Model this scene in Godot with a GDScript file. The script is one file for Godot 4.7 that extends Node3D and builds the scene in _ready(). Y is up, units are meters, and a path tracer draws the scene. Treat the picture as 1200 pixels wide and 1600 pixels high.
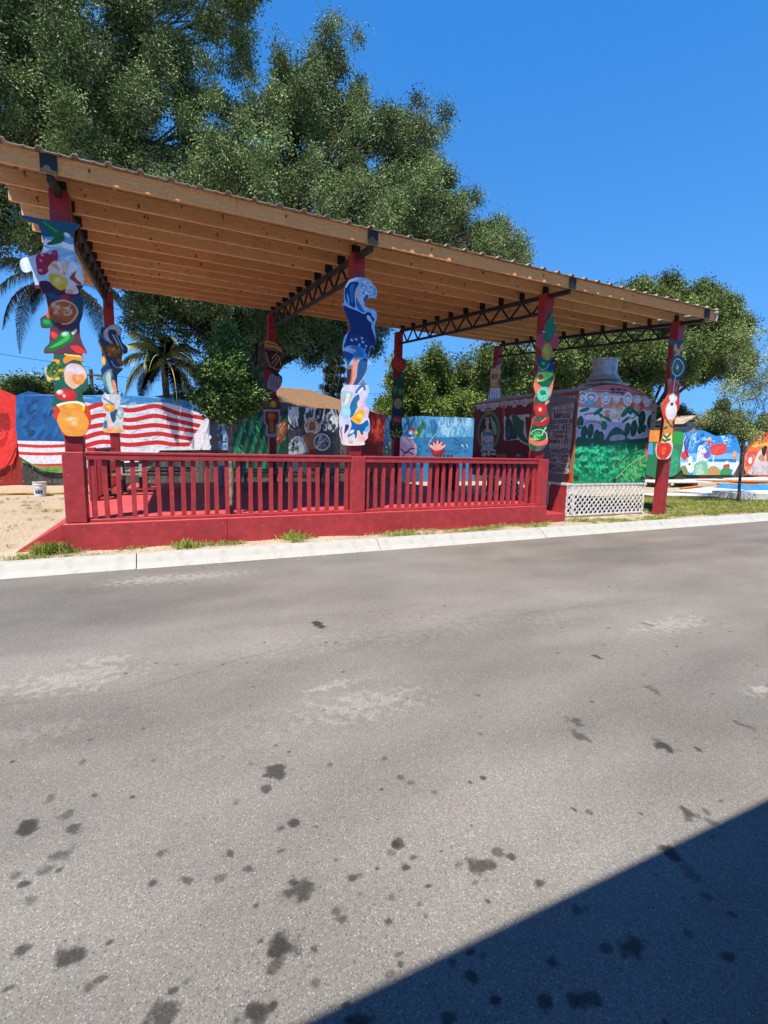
extends Node3D
# A red open-air dining pavilion with painted cut-out boards, a painted food trailer and a long mural fence, seen across an asphalt lane.

const ART_FRUIT := """P #624 -53,360 34,374 30,293 -58,283
P #157 -47,445 38,464 36,422 -50,406
P #6ac -49,409 36,424 36,408 -50,396
P #cde -50,398 35,404 33,364 -53,351
D #fff 40 -13,405 26,6 10 4 0
D #8bd 30 4,395 18,8 12 4 10
E #dee #fff -39,378 6,10 0
P #cde -36,387 -30,389 -26,356 -31,356
S #163 -19,433 -5,428 0,423 5,433 7,432 3,421 4,415 -3,409 -13,405 -15,407 -8,413 -9,417 -14,423
L #2a6 2 -18,432 -4,423
L #052 2 -10,411 2,418
E #ccc #fff 7,421 4,3 -30
S #a13 -27,391 -17,395 -12,394 -10,399 -5,400 -5,389 -12,382 -18,370 -26,368 -28,378
E #d46 #fbb -21,392 2,2 0
E #d46 #fbb -23,385 2,2 0
E #d35 #fbb -24,373 3,2 0
E #b24 #d46 -8,396 2,3 0
S #413 -26,359 -16,361 -10,355 1,351 19,362 17,349 -13,346 -24,347
S #fca -16,378 -9,387 -4,386 1,390 5,383 4,373 -2,370 -7,375 -14,374
L #e96 3 -10,383 2,373
L #fee 3 -4,386 -1,374
S #fee 8,388 14,388 15,381 9,376 6,369
S #c33 7,370 16,379 19,362 10,366
S #fed 16,379 22,370 20,365 13,371
S #fdc 8,365 15,357 15,351 5,349 1,352
E #f96 #fc9 6,352 4,3 0
S #fb2 -16,368 -10,372 -2,370 4,367 3,357 -3,352 -8,354 -14,360
E #fc3 #fea -6,363 6,6 -40
S #156 -19,346 -12,347 -4,343 -7,339 -15,340
S #c23 -5,345 2,348 6,344 1,341
S #156 7,342 14,346 21,343 14,338
S #245 12,343 21,343 20,324 13,313 4,310
E #f52 #f73 -17,320 5,11 25
E #c52 #d73 -3,325 16,15 -10
D #fc9 30 -4,329 11,8 4 2 40
L #fb8 2 -14,334 -2,340 10,336 13,326 4,313 -5,310
E #063 #2b6 -20,310 8,6 0
P #634 -19,304 18,309 23,273 -27,269
E #e33 #f54 -14,295 4,5 40
S #173 -24,277 -13,291 -5,301 1,302 6,300 8,294 3,288 -5,282 -17,275 -24,275
S #3c5 -21,278 -9,288 3,298 1,291 -9,283
E #8c9 #eff -2,298 5,3 30
L #dfd 3 6,299 11,305
S #e33 3,283 11,285 18,280 22,276 11,275 5,279
P #165 -19,270 20,274 23,227 11,210 -23,201
D #fb3 80 -17,252 9,11 6 4 30
D #fd6 50 -20,248 8,12 5 3 -30
D #152 50 -16,251 9,10 4 3 60
S #f93 -6,266 1,272 14,272 16,265 5,266 -4,260
L #fe7 2 -4,272 14,271
S #fca -6,244 -5,254 2,261 13,260 19,251 18,242 6,229 0,230 -5,236
E #f94 #fb7 10,242 7,8 0
S #ede -5,246 -3,256 4,260 17,252 9,247 1,251
E #d22 #e44 -5,220 12,8 0
E #fcc #fff -12,223 4,3 30
L #fdd 3 -8,220 -7,217
P #d42 -23,203 26,208 23,165 -24,164
S #fa4 -16,205 -14,208 0,211 15,210 16,206 13,200 18,189 18,180 11,167 -7,166 -15,178 -17,188 -13,199
E #e92 #fb4 0,205 13,5 0
L #ffd 3 -16,205 -7,209 7,211 15,207
E #fb5 #fec 0,188 10,4 0
E #fb5 #fdb 2,183 5,5 0
L #fd2 3 14,206 13,200
"""
const OUT_FRUIT := "-40,435 -22,435 -1,436 22,437 16,429 14,421 14,406 17,395 19,388 22,382 23,373 22,362 18,356 19,349 21,343 20,332 19,324 16,316 15,311 15,297 18,286 22,276 16,275 17,265 14,263 19,253 21,240 20,230 16,228 14,227 13,214 16,210 20,204 22,193 21,183 14,168 13,166 -9,166 -14,174 -18,186 -22,192 -19,197 -22,203 -19,214 -18,224 -17,234 -24,235 -26,250 -24,255 -19,260 -16,268 -17,272 -26,271 -26,277 -20,284 -19,294 -18,303 -21,303 -27,303 -28,310 -27,315 -21,320 -19,328 -20,341 -21,345 -25,346 -25,351 -31,351 -31,356 -32,365 -33,371 -38,368 -43,369 -45,376 -44,382 -39,386 -36,387 -28,391 -22,395 -19,404 -20,415 -23,427 -35,430"
const ART_ORCA := """P #9cf -51,441 51,458 55,302 -49,292
S #037 -23,421 -9,428 -1,427 -5,418 -7,400 -7,388 -17,391 -25,401
S #7bf -22,409 -18,402 -17,392 -20,396
S #17b -17,419 -9,424 -10,410 -11,395 -15,398
S #dcd -5,419 1,421 -1,410 -2,397 -6,392 -8,409
S #17b -5,404 0,397 8,387 11,383 2,384 -5,392
S #bce -1,412 8,419 8,400 17,390 8,389 1,397
D #eef 60 16,422 12,11 4 3 20
D #38b 40 16,421 13,11 4 2 50
S #05a 8,404 12,410 16,412 16,407 9,399
L #fff 3 -24,417 -16,428 -3,434
S #026 -28,387 -16,386 -2,383 10,380 15,384 21,383 24,378 28,375 26,370 23,366 24,358 31,342 31,330 29,327 23,331 16,316 10,310 1,321 -15,328 -25,323 -19,345 -15,352 -18,364
S #bdf 14,377 18,379 24,372 23,368 17,371
S #137 -26,324 -17,342 -6,347 9,345 20,336 21,325 14,314 1,326 -15,327
E #9bd #cdf -12,336 3,2 -20
E #9bd #cdf -4,338 3,2 -20
E #9bd #cdf 6,341 2,2 -20
E #9bd #cdf 8,335 3,2 -20
E #9bd #cdf 2,330 2,2 -20
E #9bd #cdf 14,329 2,2 -20
E #9bd #cdf 12,324 2,1 -20
S #159 -27,316 -18,316 -8,312 -15,299 -18,295 -27,304
S #6af -20,323 -14,326 0,328 10,323 15,315 19,299 -3,297 -3,311 -8,318 -16,318
S #38c -13,325 0,327 10,319 8,298 1,297
L #dcd 4 -25,319 -15,321 -5,319
S #9cf -4,307 20,309 28,300 19,298 11,276 -2,262 -14,252 -19,251 -14,264 -5,278
S #258 1,302 16,309 15,289 4,270 -14,252 -3,276
S #f97 -7,307 -1,307 -3,284 -4,274 -14,257 -21,251 -23,255 -12,267 -10,287 -9,301
P #dde -33,262 22,266 24,163 -32,162
S #acd -29,251 -14,253 -9,248 -17,231 -28,237
S #fec -19,249 -13,247 -17,235 -23,231
S #27a -14,225 -9,240 2,249 3,235 -2,224 -8,212 -13,210
L #37b 4 -3,251 4,261 11,264 13,257
L #fff 3 1,252 9,259
S #adf -29,227 -17,231 -12,218 -17,208 -27,211
S #ecd 2,239 16,243 14,233 20,224 12,217 0,228
S #06a -12,207 -2,200 8,200 19,207 21,196 12,187 12,178 3,184 -3,174 -5,183 -17,177 -12,190 -10,198
S #137 -30,188 -24,196 -17,198 -15,193 -24,179 -26,171
S #fdd -28,189 -22,197 -23,183 -20,178 -20,169 -25,169
S #fed -16,179 -12,188 -5,189 -8,184 -14,182
S #fcb 0,186 4,189 8,182 15,182 18,186 19,179 10,168 3,170
S #7be 16,194 23,199 23,191 15,186
S #fb2 -6,214 -1,220 7,224 13,221 12,213 3,199 -11,208
E #fd3 #fea 5,213 6,4 0
L #e72 2 -3,207 5,205
E #f92 #fc4 -7,209 3,2 0
P #fee -25,169 14,170 13,163 -24,162
E #cc2 #dd5 -11,168 5,2 0
"""
const OUT_ORCA := "-27,408 -25,417 -20,427 -12,433 -3,436 7,437 18,435 27,428 32,420 31,410 25,408 17,406 11,401 10,394 17,390 26,390 32,384 32,374 29,364 30,354 32,341 31,330 29,326 24,330 22,326 20,318 16,312 23,305 28,299 20,299 15,284 11,272 18,266 21,256 18,246 14,237 16,230 22,225 20,212 22,209 25,193 21,185 20,176 14,170 13,164 -24,163 -29,172 -32,184 -31,191 -34,202 -32,214 -29,221 -29,229 -30,241 -29,253 -23,262 -14,266 -12,277 -12,289 -19,288 -21,291 -18,297 -23,307 -27,316 -28,324 -26,335 -22,344 -15,352 -18,363 -22,373 -27,382 -29,391 -26,393"
const ART_PINEAPPLE := """P #b34 -73,437 42,453 53,350 -65,339
P #036 -29,348 35,354 38,320 -26,314
S #064 3,438 8,430 11,418 18,415 17,406 6,383 -9,381 -18,399 -11,402 -11,412 -7,422 0,431
L #286 1.2 -2,384 5,436
L #286 1.2 0,388 2,427
L #286 1.2 -5,389 -9,409
L #286 1.2 3,388 11,414
L #286 1.2 5,391 16,411
L #286 1.2 -3,392 -5,421
L #9bb 1 2,429 6,436
E #cdc #eee -14,399 4,1 0
E #b92 #dc3 -2,361 15,17 0
L #863 0.6 -29,372 -5,346
L #863 0.6 -11,374 -29,344
L #863 0.6 -24,372 0,347
L #863 0.6 -5,374 -24,344
L #863 0.6 -18,373 6,347
L #863 0.6 1,375 -18,345
L #863 0.6 -12,374 12,348
L #863 0.6 7,376 -12,346
L #863 0.6 -7,374 18,348
L #863 0.6 12,376 -7,346
L #863 0.6 -1,375 23,349
L #863 0.6 18,377 -1,347
L #863 0.6 5,376 29,350
L #863 0.6 24,378 5,347
E #051 #175 -10,336 14,10 0
L #7dc 1.6 -24,331 -14,326 -2,328 6,339
E #297 #5ca -9,337 6,3 0
S #f75 -29,302 -27,314 -22,323 14,324 24,317 23,309 19,297 -28,293
S #084 -25,320 -4,323 18,325 21,316 9,298 -18,296 -25,307
S #9e6 -24,316 -10,321 12,321 19,318 5,307 -8,300 -21,299
E #c33 #e54 -15,310 7,6 0
P #554 -29,270 19,273 20,210 -31,208
S #064 -22,299 -8,303 16,311 17,303 7,291 -7,291
S #f86 -31,298 -19,294 -9,290 -17,283 -25,277 -31,288
S #f86 10,291 20,303 19,289 14,273
S #7db -21,279 -14,287 -3,292 10,289 12,277 6,266 -9,263 -19,269
E #074 #2a8 -6,280 8,5 0
D #075 14 -5,277 13,10 3 1.2 40
D #bfe 14 -5,278 14,11 3 1.2 -30
E #f98 #fcb 7,261 7,3 40
E #c22 #e43 -9,246 18,12 0
E #d31 #f53 -9,246 10,7 0
E #fcb #fff -10,246 4,4 0
S #c22 -26,220 -15,220 -1,225 10,232 16,233 16,225 7,217 -6,212 -20,214
L #fbb 2 -6,221 8,230
P #154 -30,212 13,214 15,202 -34,199
S #f76 -33,191 13,191 17,185 13,176 -3,172 -30,177
E #063 #4b6 -10,194 23,13 0
D #bfb 20 -18,190 15,6 5 1.5 10
E #7d4 #be6 -17,186 10,3 0
L #efe 1.5 -32,195 -25,202 -11,206 4,203 12,194 12,186
L #eda 3.2 -1,194 3,203 9,211
S #163 -32,176 -22,173 -12,170 -14,163 -26,162
S #565 -9,171 4,174 15,176 7,168 -2,162 -10,165
"""
const OUT_PINEAPPLE := "3,438 8,430 11,418 18,415 17,406 13,394 20,396 26,391 28,376 19,370 12,369 13,359 12,346 17,339 18,325 24,317 23,309 20,300 20,292 16,274 14,267 13,261 7,257 9,245 16,233 16,225 13,217 12,210 14,200 16,189 16,179 7,168 -2,162 -26,162 -32,170 -34,183 -33,198 -29,213 -26,225 -21,232 -25,243 -26,252 -28,264 -25,273 -26,279 -31,290 -29,301 -29,302 -27,314 -22,323 -23,333 -28,337 -30,346 -18,349 -16,362 -31,371 -31,383 -29,391 -16,396 -18,399 -11,402 -11,412 -7,422 0,431"
const ART_GUITAR := """P #245 -124,433 55,454 75,345 -109,330
P #d32 -109,330 75,345 92,249 -96,241
S #da6 -20,422 -10,408 3,424 10,410 -3,401 3,394 -8,396 -20,391 -17,401 -26,408
D #421 10 -8,406 12,9 4 1 70
E #354 #687 -5,367 22,20 -8
L #cdc 3 -25,364 -18,382 -4,387 14,377 16,364 0,348 -20,353 -25,366
E #bba #eed -5,367 5,6 0
E #b75 #c96 -27,333 7,8 0
E #a64 #c96 1,333 7,7 0
L #ddd 3.5 -9,346 -11,326 -11,306
L #fcc 2 -2,323 -3,311
L #fcc 2 -21,321 -19,310
S #e52 -35,293 -31,317 -18,322 -12,306 -25,290 -38,253 -49,276
E #eee #fff -10,296 15,11 0
E #eee #fff -12,266 21,23 0
E #411 #533 -12,281 5,4 0
P #f94 -51,243 26,246 36,192 -43,189
P #fe9 -31,210 0,211 4,191 -34,190
E #164 #385 -20,238 10,3 -30
E #164 #385 -27,224 10,3 20
E #164 #385 -6,229 10,3 -20
E #164 #385 -12,206 10,3 40
E #164 #385 -25,204 10,3 -30
E #164 #385 -13,196 10,3 10
E #164 #385 -28,194 10,3 -20
P #eee -61,189 13,191 20,150 -55,149
S #e42 -49,187 -27,188 -6,188 5,174 -4,158 -18,149 -37,151 -50,163
E #d31 #f53 -25,170 22,17 0
D #fb6 8 -23,170 6,9 5 1.5 30
"""
const OUT_GUITAR := "-48,423 -42,427 -21,428 3,431 9,423 10,408 6,396 15,389 26,378 24,362 16,348 6,339 14,328 9,320 14,300 16,272 9,262 12,254 4,245 -3,239 2,221 3,193 8,183 7,168 0,154 -15,148 -37,149 -51,159 -55,175 -50,187 -37,191 -33,224 -34,240 -41,253 -50,276 -34,295 -31,317 -37,336 -32,341 -24,343 -27,360 -31,367 -29,383 -23,391 -27,406 -27,417 -45,417"
const ART_TURTLE := """P #147 -39,471 60,484 51,263 -49,257
S #bcd -11,436 5,452 21,452 26,437 20,428 12,439 1,434 3,413 24,397 27,382 1,407 -12,421
L #69b 3 -20,441 -17,422 0,408
L #def 2.5 4,434 14,414 27,386
L #8bd 3 12,435 20,416 29,394
S #147 -2,437 12,441 17,430 6,427 19,397 0,416
S #641 -25,409 -13,403 -12,392 -7,367 -17,385
E #641 #a74 7,388 20,19 -10
D #dc8 26 7,388 16,13 5 1.2 50
E #fb3 #fd6 -16,362 5,11 0
S #b63 14,369 25,368 28,354 17,359
L #9bd 3 1,364 8,350 25,348
S #037 -23,338 -10,351 -3,346 -18,327
S #69a -20,324 -7,341 13,345 7,333 -1,320 8,289 6,265 -8,284 -19,307
S #bdd -13,323 -4,336 -1,308 3,289 -3,280 -10,303
S #f97 1,316 8,309 10,281 7,263 2,264 3,289
S #456 4,344 25,346 12,333 3,322
E #567 #9ab -26,319 6,4 0
P #cde -26,279 28,282 24,180 -31,178
L #27a 3 -21,269 -7,260 3,254
L #fff 3 -17,283 -9,268
S #158 -5,240 8,243 9,229 -1,208 -7,224
E #8bd #def 15,233 7,16 0
E #e93 #fd6 -8,246 13,11 0
E #f83 #fa5 -18,244 6,3 0
S #fcc -13,221 -7,218 -7,195 -17,195
S #28a -24,207 -16,213 -16,191 -23,191
P #eb7 -25,193 22,194 22,182 -25,180
D #f95 14 -1,194 18,7 4 2 40
D #fea 20 11,216 7,18 4 2 60
"""
const OUT_TURTLE := "-12,442 5,454 21,453 28,443 25,429 28,412 39,401 38,387 28,382 25,370 28,354 17,351 27,346 16,333 10,321 11,301 12,281 20,278 16,255 23,241 23,223 19,200 21,184 -23,183 -25,199 -21,217 -16,229 -24,243 -21,255 -25,267 -18,289 -21,313 -34,314 -29,322 -22,326 -23,340 -17,350 -20,358 -19,375 -20,393 -26,407 -23,414 -22,425 -18,441 -14,445"
const ART_SERPENT := """P #223 -47,473 44,484 43,133 -51,132
S #b96 -22,458 8,454 26,442 27,427 6,433 -20,435
L #321 2 -18,450 6,448 24,444
L #321 2.5 -22,435 4,437 26,427
L #c96 3 -20,426 -7,385
L #c96 3 -12,389 17,379 28,391
L #c96 3 -3,409 13,426
L #c96 3 -3,394 17,420
L #c96 3 4,386 19,411
L #c96 3 19,418 23,392
S #922 -25,375 -5,373 -12,342 -25,350
S #99b -17,329 -10,360 -1,367 8,361 23,358 25,332 8,316 -8,321
L #446 1.5 -5,364 -6,330
L #446 1.5 3,361 -1,330
L #446 1.5 14,359 5,328
L #446 1.5 23,349 10,324
P #833 -19,314 23,317 25,269 -19,266
P #422 -19,301 23,304 23,295 -19,292
E #cb2 #ed4 1,280 9,10 0
P #bbc -28,264 23,266 22,184 -29,183
P #922 -23,257 16,259 16,229 7,219 7,195 -16,194 -15,218 -23,227
E #b72 #d94 -5,244 13,11 0
P #c83 -11,232 0,232 2,197 -12,197
"""
const OUT_SERPENT := "-22,459 6,455 26,442 28,427 21,412 28,393 17,370 28,358 23,332 9,316 14,299 23,277 21,264 18,226 9,217 11,186 -20,187 -21,220 -27,224 -28,261 -19,266 -18,312 -14,342 -25,350 -25,375 -16,378 -16,408 -24,424 -22,435"
const ART_BLOSSOM := """P #153 -61,482 54,495 67,162 -53,159
P #823 -25,410 0,412 -3,384 -22,382
E #b33 #d55 -5,430 25,21 0
E #a22 #e66 -17,439 9,5 -20
E #a22 #e66 4,441 9,5 20
E #a22 #e66 -16,421 9,5 20
E #a22 #e66 7,421 9,5 -20
E #a22 #e66 -5,416 10,5 0
E #264 #485 10,393 7,16 0
E #264 #7a6 -14,348 12,18 -5
E #375 #8a7 5,344 9,13 0
E #ba7 #dc9 -3,306 15,17 0
E #a96 #cb8 -3,306 6,9 0
P #036 -26,284 19,287 19,270 -26,268
E #933 #d66 -6,252 19,14 0
D #fcc 14 -9,248 17,15 5 2 50
E #cb4 #ed8 -19,212 9,3 -40
E #cb4 #ed8 -5,217 9,3 -90
E #cb4 #ed8 7,213 9,3 40
E #cb4 #ed8 -12,198 9,3 -60
E #cb4 #ed8 -19,202 9,3 0
E #cb4 #ed8 2,200 9,3 -20
"""
const OUT_BLOSSOM := "-26,446 8,452 22,441 21,422 10,409 18,404 20,377 14,348 17,328 13,307 19,280 12,265 16,226 17,207 3,194 -19,189 -28,201 -29,222 -33,236 -23,266 -26,284 -20,305 -28,345 -22,366 -22,402 -30,426"
const ART_TOTEM := """P #b85 -81,524 45,538 57,386 -72,377
E #a96 #cb8 -16,446 23,8 0
P #ca9 -37,439 6,446 7,439 -36,433
E #822 #a33 -26,424 5,10 0
E #822 #a33 -13,428 4,8 0
P #ca5 -36,411 -6,413 -5,406 -36,403
E #a84 #cb6 -21,395 15,10 0
P #dde -49,381 24,386 31,294 -43,290
L #446 2 -37,377 -38,316
L #446 2 -30,377 -30,316
L #446 2 -23,378 -22,317
L #446 2 -16,378 -14,317
L #446 2 -8,379 -6,317
L #446 2 -1,379 2,318
L #446 2 6,380 11,318
S #99a -16,461 6,470 2,459 -14,456
"""
const OUT_TOTEM := "-37,448 -17,456 -16,463 6,471 4,458 9,448 6,423 -4,414 -2,397 7,392 13,357 16,306 -40,303 -42,353 -36,385 -40,435"
const ART_ORCHARD := """P #eeeaf2 -177,363 192,400 245,77 -149,82
P #d98 -174,327 203,338 214,270 -167,261
P #c66 -87,319 92,323 95,301 -84,300
P #bb9 -126,313 -86,317 -84,293 -123,290
D #e84 30 -5,271 38,30 14 6 80
D #d43 24 53,274 43,12 12 6 20
D #fda 24 -15,254 47,20 14 6 60
P #b6b3d0 -131,237 170,230 177,183 -125,180
D #d8d4e6 30 3,207 147,18 20 7 10
D #c66 20 -11,314 88,12 16 6 0
L #543 1 -124,300 123,305
P #f4f4f8 -126,290 127,298 128,295 -126,288
E #f4f4f8 #f4f4f8 -114,285 14,14 0
E #a87c88 #a87c88 -114,285 11,11 0
E #f4f4f8 #f4f4f8 -114,284 7,7 0
D #9a7080 6 -113,281 5,4 4 1.4 60
L #f4f4f8 1.6 -122,285 -119,273
L #f4f4f8 1.6 -114,286 -112,274
L #f4f4f8 1.6 -105,286 -106,274
E #f4f4f8 #f4f4f8 -86,286 22,10 0
E #a87c88 #a87c88 -85,286 15,8 0
E #f4f4f8 #f4f4f8 -85,285 10,5 0
D #9a7080 6 -85,282 9,3 4 1.4 60
L #f4f4f8 1.6 -98,286 -95,278
L #f4f4f8 1.6 -86,287 -85,278
L #f4f4f8 1.6 -73,287 -74,279
E #f4f4f8 #f4f4f8 -39,287 15,14 0
E #a87c88 #a87c88 -39,287 11,11 0
E #f4f4f8 #f4f4f8 -39,287 8,8 0
D #9a7080 6 -38,283 6,4 4 1.4 60
L #f4f4f8 1.6 -48,287 -44,275
L #f4f4f8 1.6 -39,288 -37,276
L #f4f4f8 1.6 -30,289 -30,276
E #f4f4f8 #f4f4f8 -3,288 11,9 0
E #a87c88 #a87c88 -3,288 8,7 0
E #f4f4f8 #f4f4f8 -3,288 6,6 0
D #9a7080 6 -3,284 5,3 4 1.4 60
L #f4f4f8 1.6 -10,289 -8,280
L #f4f4f8 1.6 -3,289 -2,281
L #f4f4f8 1.6 4,290 3,281
E #f4f4f8 #f4f4f8 35,290 15,16 0
E #a87c88 #a87c88 35,289 11,11 0
E #f4f4f8 #f4f4f8 35,289 8,8 0
D #9a7080 6 35,285 7,4 4 1.4 60
L #f4f4f8 1.6 25,290 29,277
L #f4f4f8 1.6 35,290 36,278
L #f4f4f8 1.6 44,291 44,278
E #f4f4f8 #f4f4f8 69,291 12,10 0
E #a87c88 #a87c88 69,290 9,7 0
E #f4f4f8 #f4f4f8 69,290 6,6 0
D #9a7080 6 70,286 5,3 4 1.4 60
L #f4f4f8 1.6 62,291 65,282
L #f4f4f8 1.6 69,291 70,283
L #f4f4f8 1.6 76,292 76,283
E #f4f4f8 #f4f4f8 105,292 14,16 0
E #a87c88 #a87c88 105,291 10,11 0
E #f4f4f8 #f4f4f8 105,291 7,9 0
D #9a7080 6 105,287 6,4 4 1.4 60
L #f4f4f8 1.6 96,292 100,279
L #f4f4f8 1.6 104,292 106,279
L #f4f4f8 1.6 113,293 113,280
E #7ac #9ce -89,272 16,7 0
P #d98 -173,318 203,338 206,315 -171,296
P #c66 -87,319 92,325 94,309 -85,303
P #bb9 -126,313 -86,317 -85,302 -124,299
E #222 #333 -19,309 9,3 0
E #222 #333 1,310 9,3 0
E #222 #333 22,310 7,2 0
L #a63 3 -105,246 -65,252 -50,243
L #a63 2.5 -100,225 -85,231 -51,229 -41,213
L #a63 3 85,268 63,248 48,245
E #064 #186 -104,257 16,4 15
E #064 #186 -60,256 17,5 30
E #064 #186 -51,248 14,3 -25
E #064 #186 -27,240 14,4 -20
E #064 #186 -37,225 9,11 30
E #064 #186 31,259 18,7 40
E #064 #186 34,241 15,4 30
E #064 #186 68,259 18,5 -25
E #064 #186 49,264 9,10 -30
E #042 #165 -114,228 10,15 -4
E #042 #165 -100,207 10,15 -4
E #042 #165 -80,210 10,17 -4
E #042 #165 -59,197 11,18 -4
E #042 #165 -45,195 11,16 -4
E #042 #165 43,219 10,16 -4
E #042 #165 65,222 12,20 -4
E #042 #165 91,247 13,19 -4
E #042 #165 88,220 9,11 -4
E #042 #165 102,223 8,10 -4
E #042 #165 126,241 15,18 -4
S #0a5b4a -126,187 -81,194 -35,190 -15,212 4,223 31,214 52,196 95,198 143,193 160,83 -123,86
S #aab -13,190 -8,201 18,206 36,202 34,194
S #0b7d52 -129,166 -90,176 -45,174 17,188 66,184 109,188 145,180 154,122 160,83 18,84 -123,86 -127,121
D #1b8 110 0,138 141,43 12 7 30
D #064 90 1,132 141,42 10 5 -20
D #4d9 80 -47,145 87,36 9 5 10
D #7c6 70 90,122 54,30 10 5 -30
D #8a7 40 73,132 69,42 22 4 -45
D #2b7 60 -14,105 122,16 9 5 0
D #053 24 -70,101 57,14 6 4 20
D #6cc 20 86,147 48,21 8 3 -40
D #4c9 16 -115,162 13,6 8 4 20
D #053 12 -111,155 13,5 8 4 -10
D #4c9 16 -96,145 13,6 8 4 20
D #053 12 -93,137 14,5 8 4 -10
D #4c9 16 -77,127 13,6 8 4 20
D #053 12 -74,119 14,5 8 4 -10
D #4c9 16 -64,163 13,6 8 4 20
D #053 12 -61,155 14,4 8 4 -10
D #4c9 16 -45,146 14,7 8 4 20
D #053 12 -41,138 14,5 8 4 -10
D #4c9 16 -25,127 14,6 8 4 20
D #053 12 -21,119 14,5 8 4 -10
D #4c9 16 -12,164 14,6 8 4 20
D #053 12 -8,156 15,5 8 4 -10
D #4c9 16 9,146 14,6 8 4 20
D #053 12 13,138 15,5 8 4 -10
D #4c9 16 30,128 14,6 8 4 20
D #053 12 34,119 15,5 8 4 -10
L #053 3 16,126 57,159 116,179
L #8c7 3 19,101 72,139 119,158
P #f63 113,188 123,188 128,152 119,152
P #396 -124,94 159,87 160,78 -123,82
"""
const ART_FRIEZE := """P #7a1420 -222,338 77,310 95,121 -202,107
P #8c3a24 -196,314 -86,309 57,312 59,291 -194,295
P #581018 -195,310 -86,308 -85,297 -194,298
D #a54a2c 40 -31,302 68,10 20 6 0
D #6a1220 40 -20,180 68,23 22 8 0
P #d6d0dc -194,294 59,293 59,288 -193,288
E #d6d0dc #d6d0dc -179,287 11,8 0
D #7a3040 9 -179,284 8,7 6 1.6 60
E #d6d0dc #d6d0dc -154,284 15,12 0
D #7a3040 9 -154,284 11,6 6 1.6 60
E #d6d0dc #d6d0dc -130,287 10,8 0
D #7a3040 9 -129,284 7,6 6 1.6 60
E #d6d0dc #d6d0dc -106,284 14,11 0
D #7a3040 9 -106,284 10,6 6 1.6 60
E #d6d0dc #d6d0dc -83,287 9,7 0
D #7a3040 9 -83,285 7,7 6 1.6 60
E #d6d0dc #d6d0dc -61,285 13,12 0
D #7a3040 9 -61,285 10,7 6 1.6 60
E #d6d0dc #d6d0dc -40,287 9,7 0
D #7a3040 9 -40,285 7,7 6 1.6 60
E #d6d0dc #d6d0dc -19,285 12,11 0
D #7a3040 9 -19,285 9,6 6 1.6 60
E #d6d0dc #d6d0dc 1,287 8,7 0
D #7a3040 9 2,285 6,6 6 1.6 60
E #d6d0dc #d6d0dc 21,285 12,11 0
D #7a3040 9 21,285 9,6 6 1.6 60
E #d6d0dc #d6d0dc 40,287 8,7 0
D #7a3040 9 40,285 6,6 6 1.6 60
P #b5522e -69,283 -56,283 -52,234 -65,235
E #c93 #c93 -128,269 16,9 0
D #eb4 20 -128,269 16,7 5 2 40
E #5c6a50 #7c8a66 -125,214 55,58 -2
E #a8a884 #a8a884 -125,214 49,54 -2
E #5c6a50 #6c7a58 -125,214 47,52 -2
E #123230 #173c38 -126,214 40,46 -2
S #8b9 -120,257 -101,243 -88,223 -89,203 -103,213 -113,237
S #201418 -148,245 -139,254 -128,255 -118,247 -113,220 -122,210 -141,214 -148,228
E #c99 #eba -132,240 10,11 0
E #c8a #dab -133,251 10,4 0
P #eba -136,231 -125,230 -123,219 -136,219
S #4a8c84 -156,216 -142,221 -117,220 -102,210 -105,200 -123,197 -146,199
S #eba -142,220 -114,219 -117,213 -139,214
D #bdd 16 -130,207 22,7 4 1.5 0
S #cde -146,199 -107,200 -109,184 -139,182
D #c5a 14 -128,192 16,7 4 2 20
S #eba -158,211 -149,207 -147,184 -135,173 -140,170 -156,184
S #eba -108,203 -99,197 -100,170 -109,155 -115,160 -108,175
S #bcd -149,170 -138,178 -111,179 -102,167 -85,157 -153,154
D #557 16 -124,167 25,9 5 1.5 80
S #111 -151,156 -123,158 -83,156 -81,143 -146,139
E #eba #fcc -139,148 13,7 0
E #eba #fcc -117,152 8,9 0
E #eba #fcc -95,150 13,4 0
S #d8d8dc -58,254 -45,248 -29,254 -29,257 -3,254 39,255 40,246 27,245 38,195 45,191 46,176 17,183 2,190 -50,188 -55,212
S #1c4a44 -51,247 -31,245 -9,214 0,194 -23,191 -45,191
D #3a7a70 14 -28,215 17,19 14 3 80
S #2c6a44 -27,254 -6,253 11,241 23,236 23,208 38,191 45,189 46,179 21,186 -1,202 -20,233
E #367 #6ba 9,148 13,6 0
D #c95 24 -61,146 22,6 8 3 10
P #a04a26 142,311 195,308 197,289 143,293
P #c04c22 175,108 201,115 201,81 174,84
E #222 #444 129,300 5,2 0
E #eee #fff 139,301 4,3 0
"""
const ART_REDPANEL := """P #e2352c -2,319 172,332 151,8 -25,10
S #a01c1c 100,229 130,240 137,211 129,174 96,177
S #c62222 80,169 113,186 130,150 109,130 61,129
D #f44 30 111,150 32,61 20 6 40
D #8a1414 12 115,210 22,36 12 3 60
L #7a1010 4 147,131 122,77 91,59 9,53
"""
const OUT_REDPANEL := "27,298 156,297 145,106 122,73 96,57 8,49"
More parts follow.
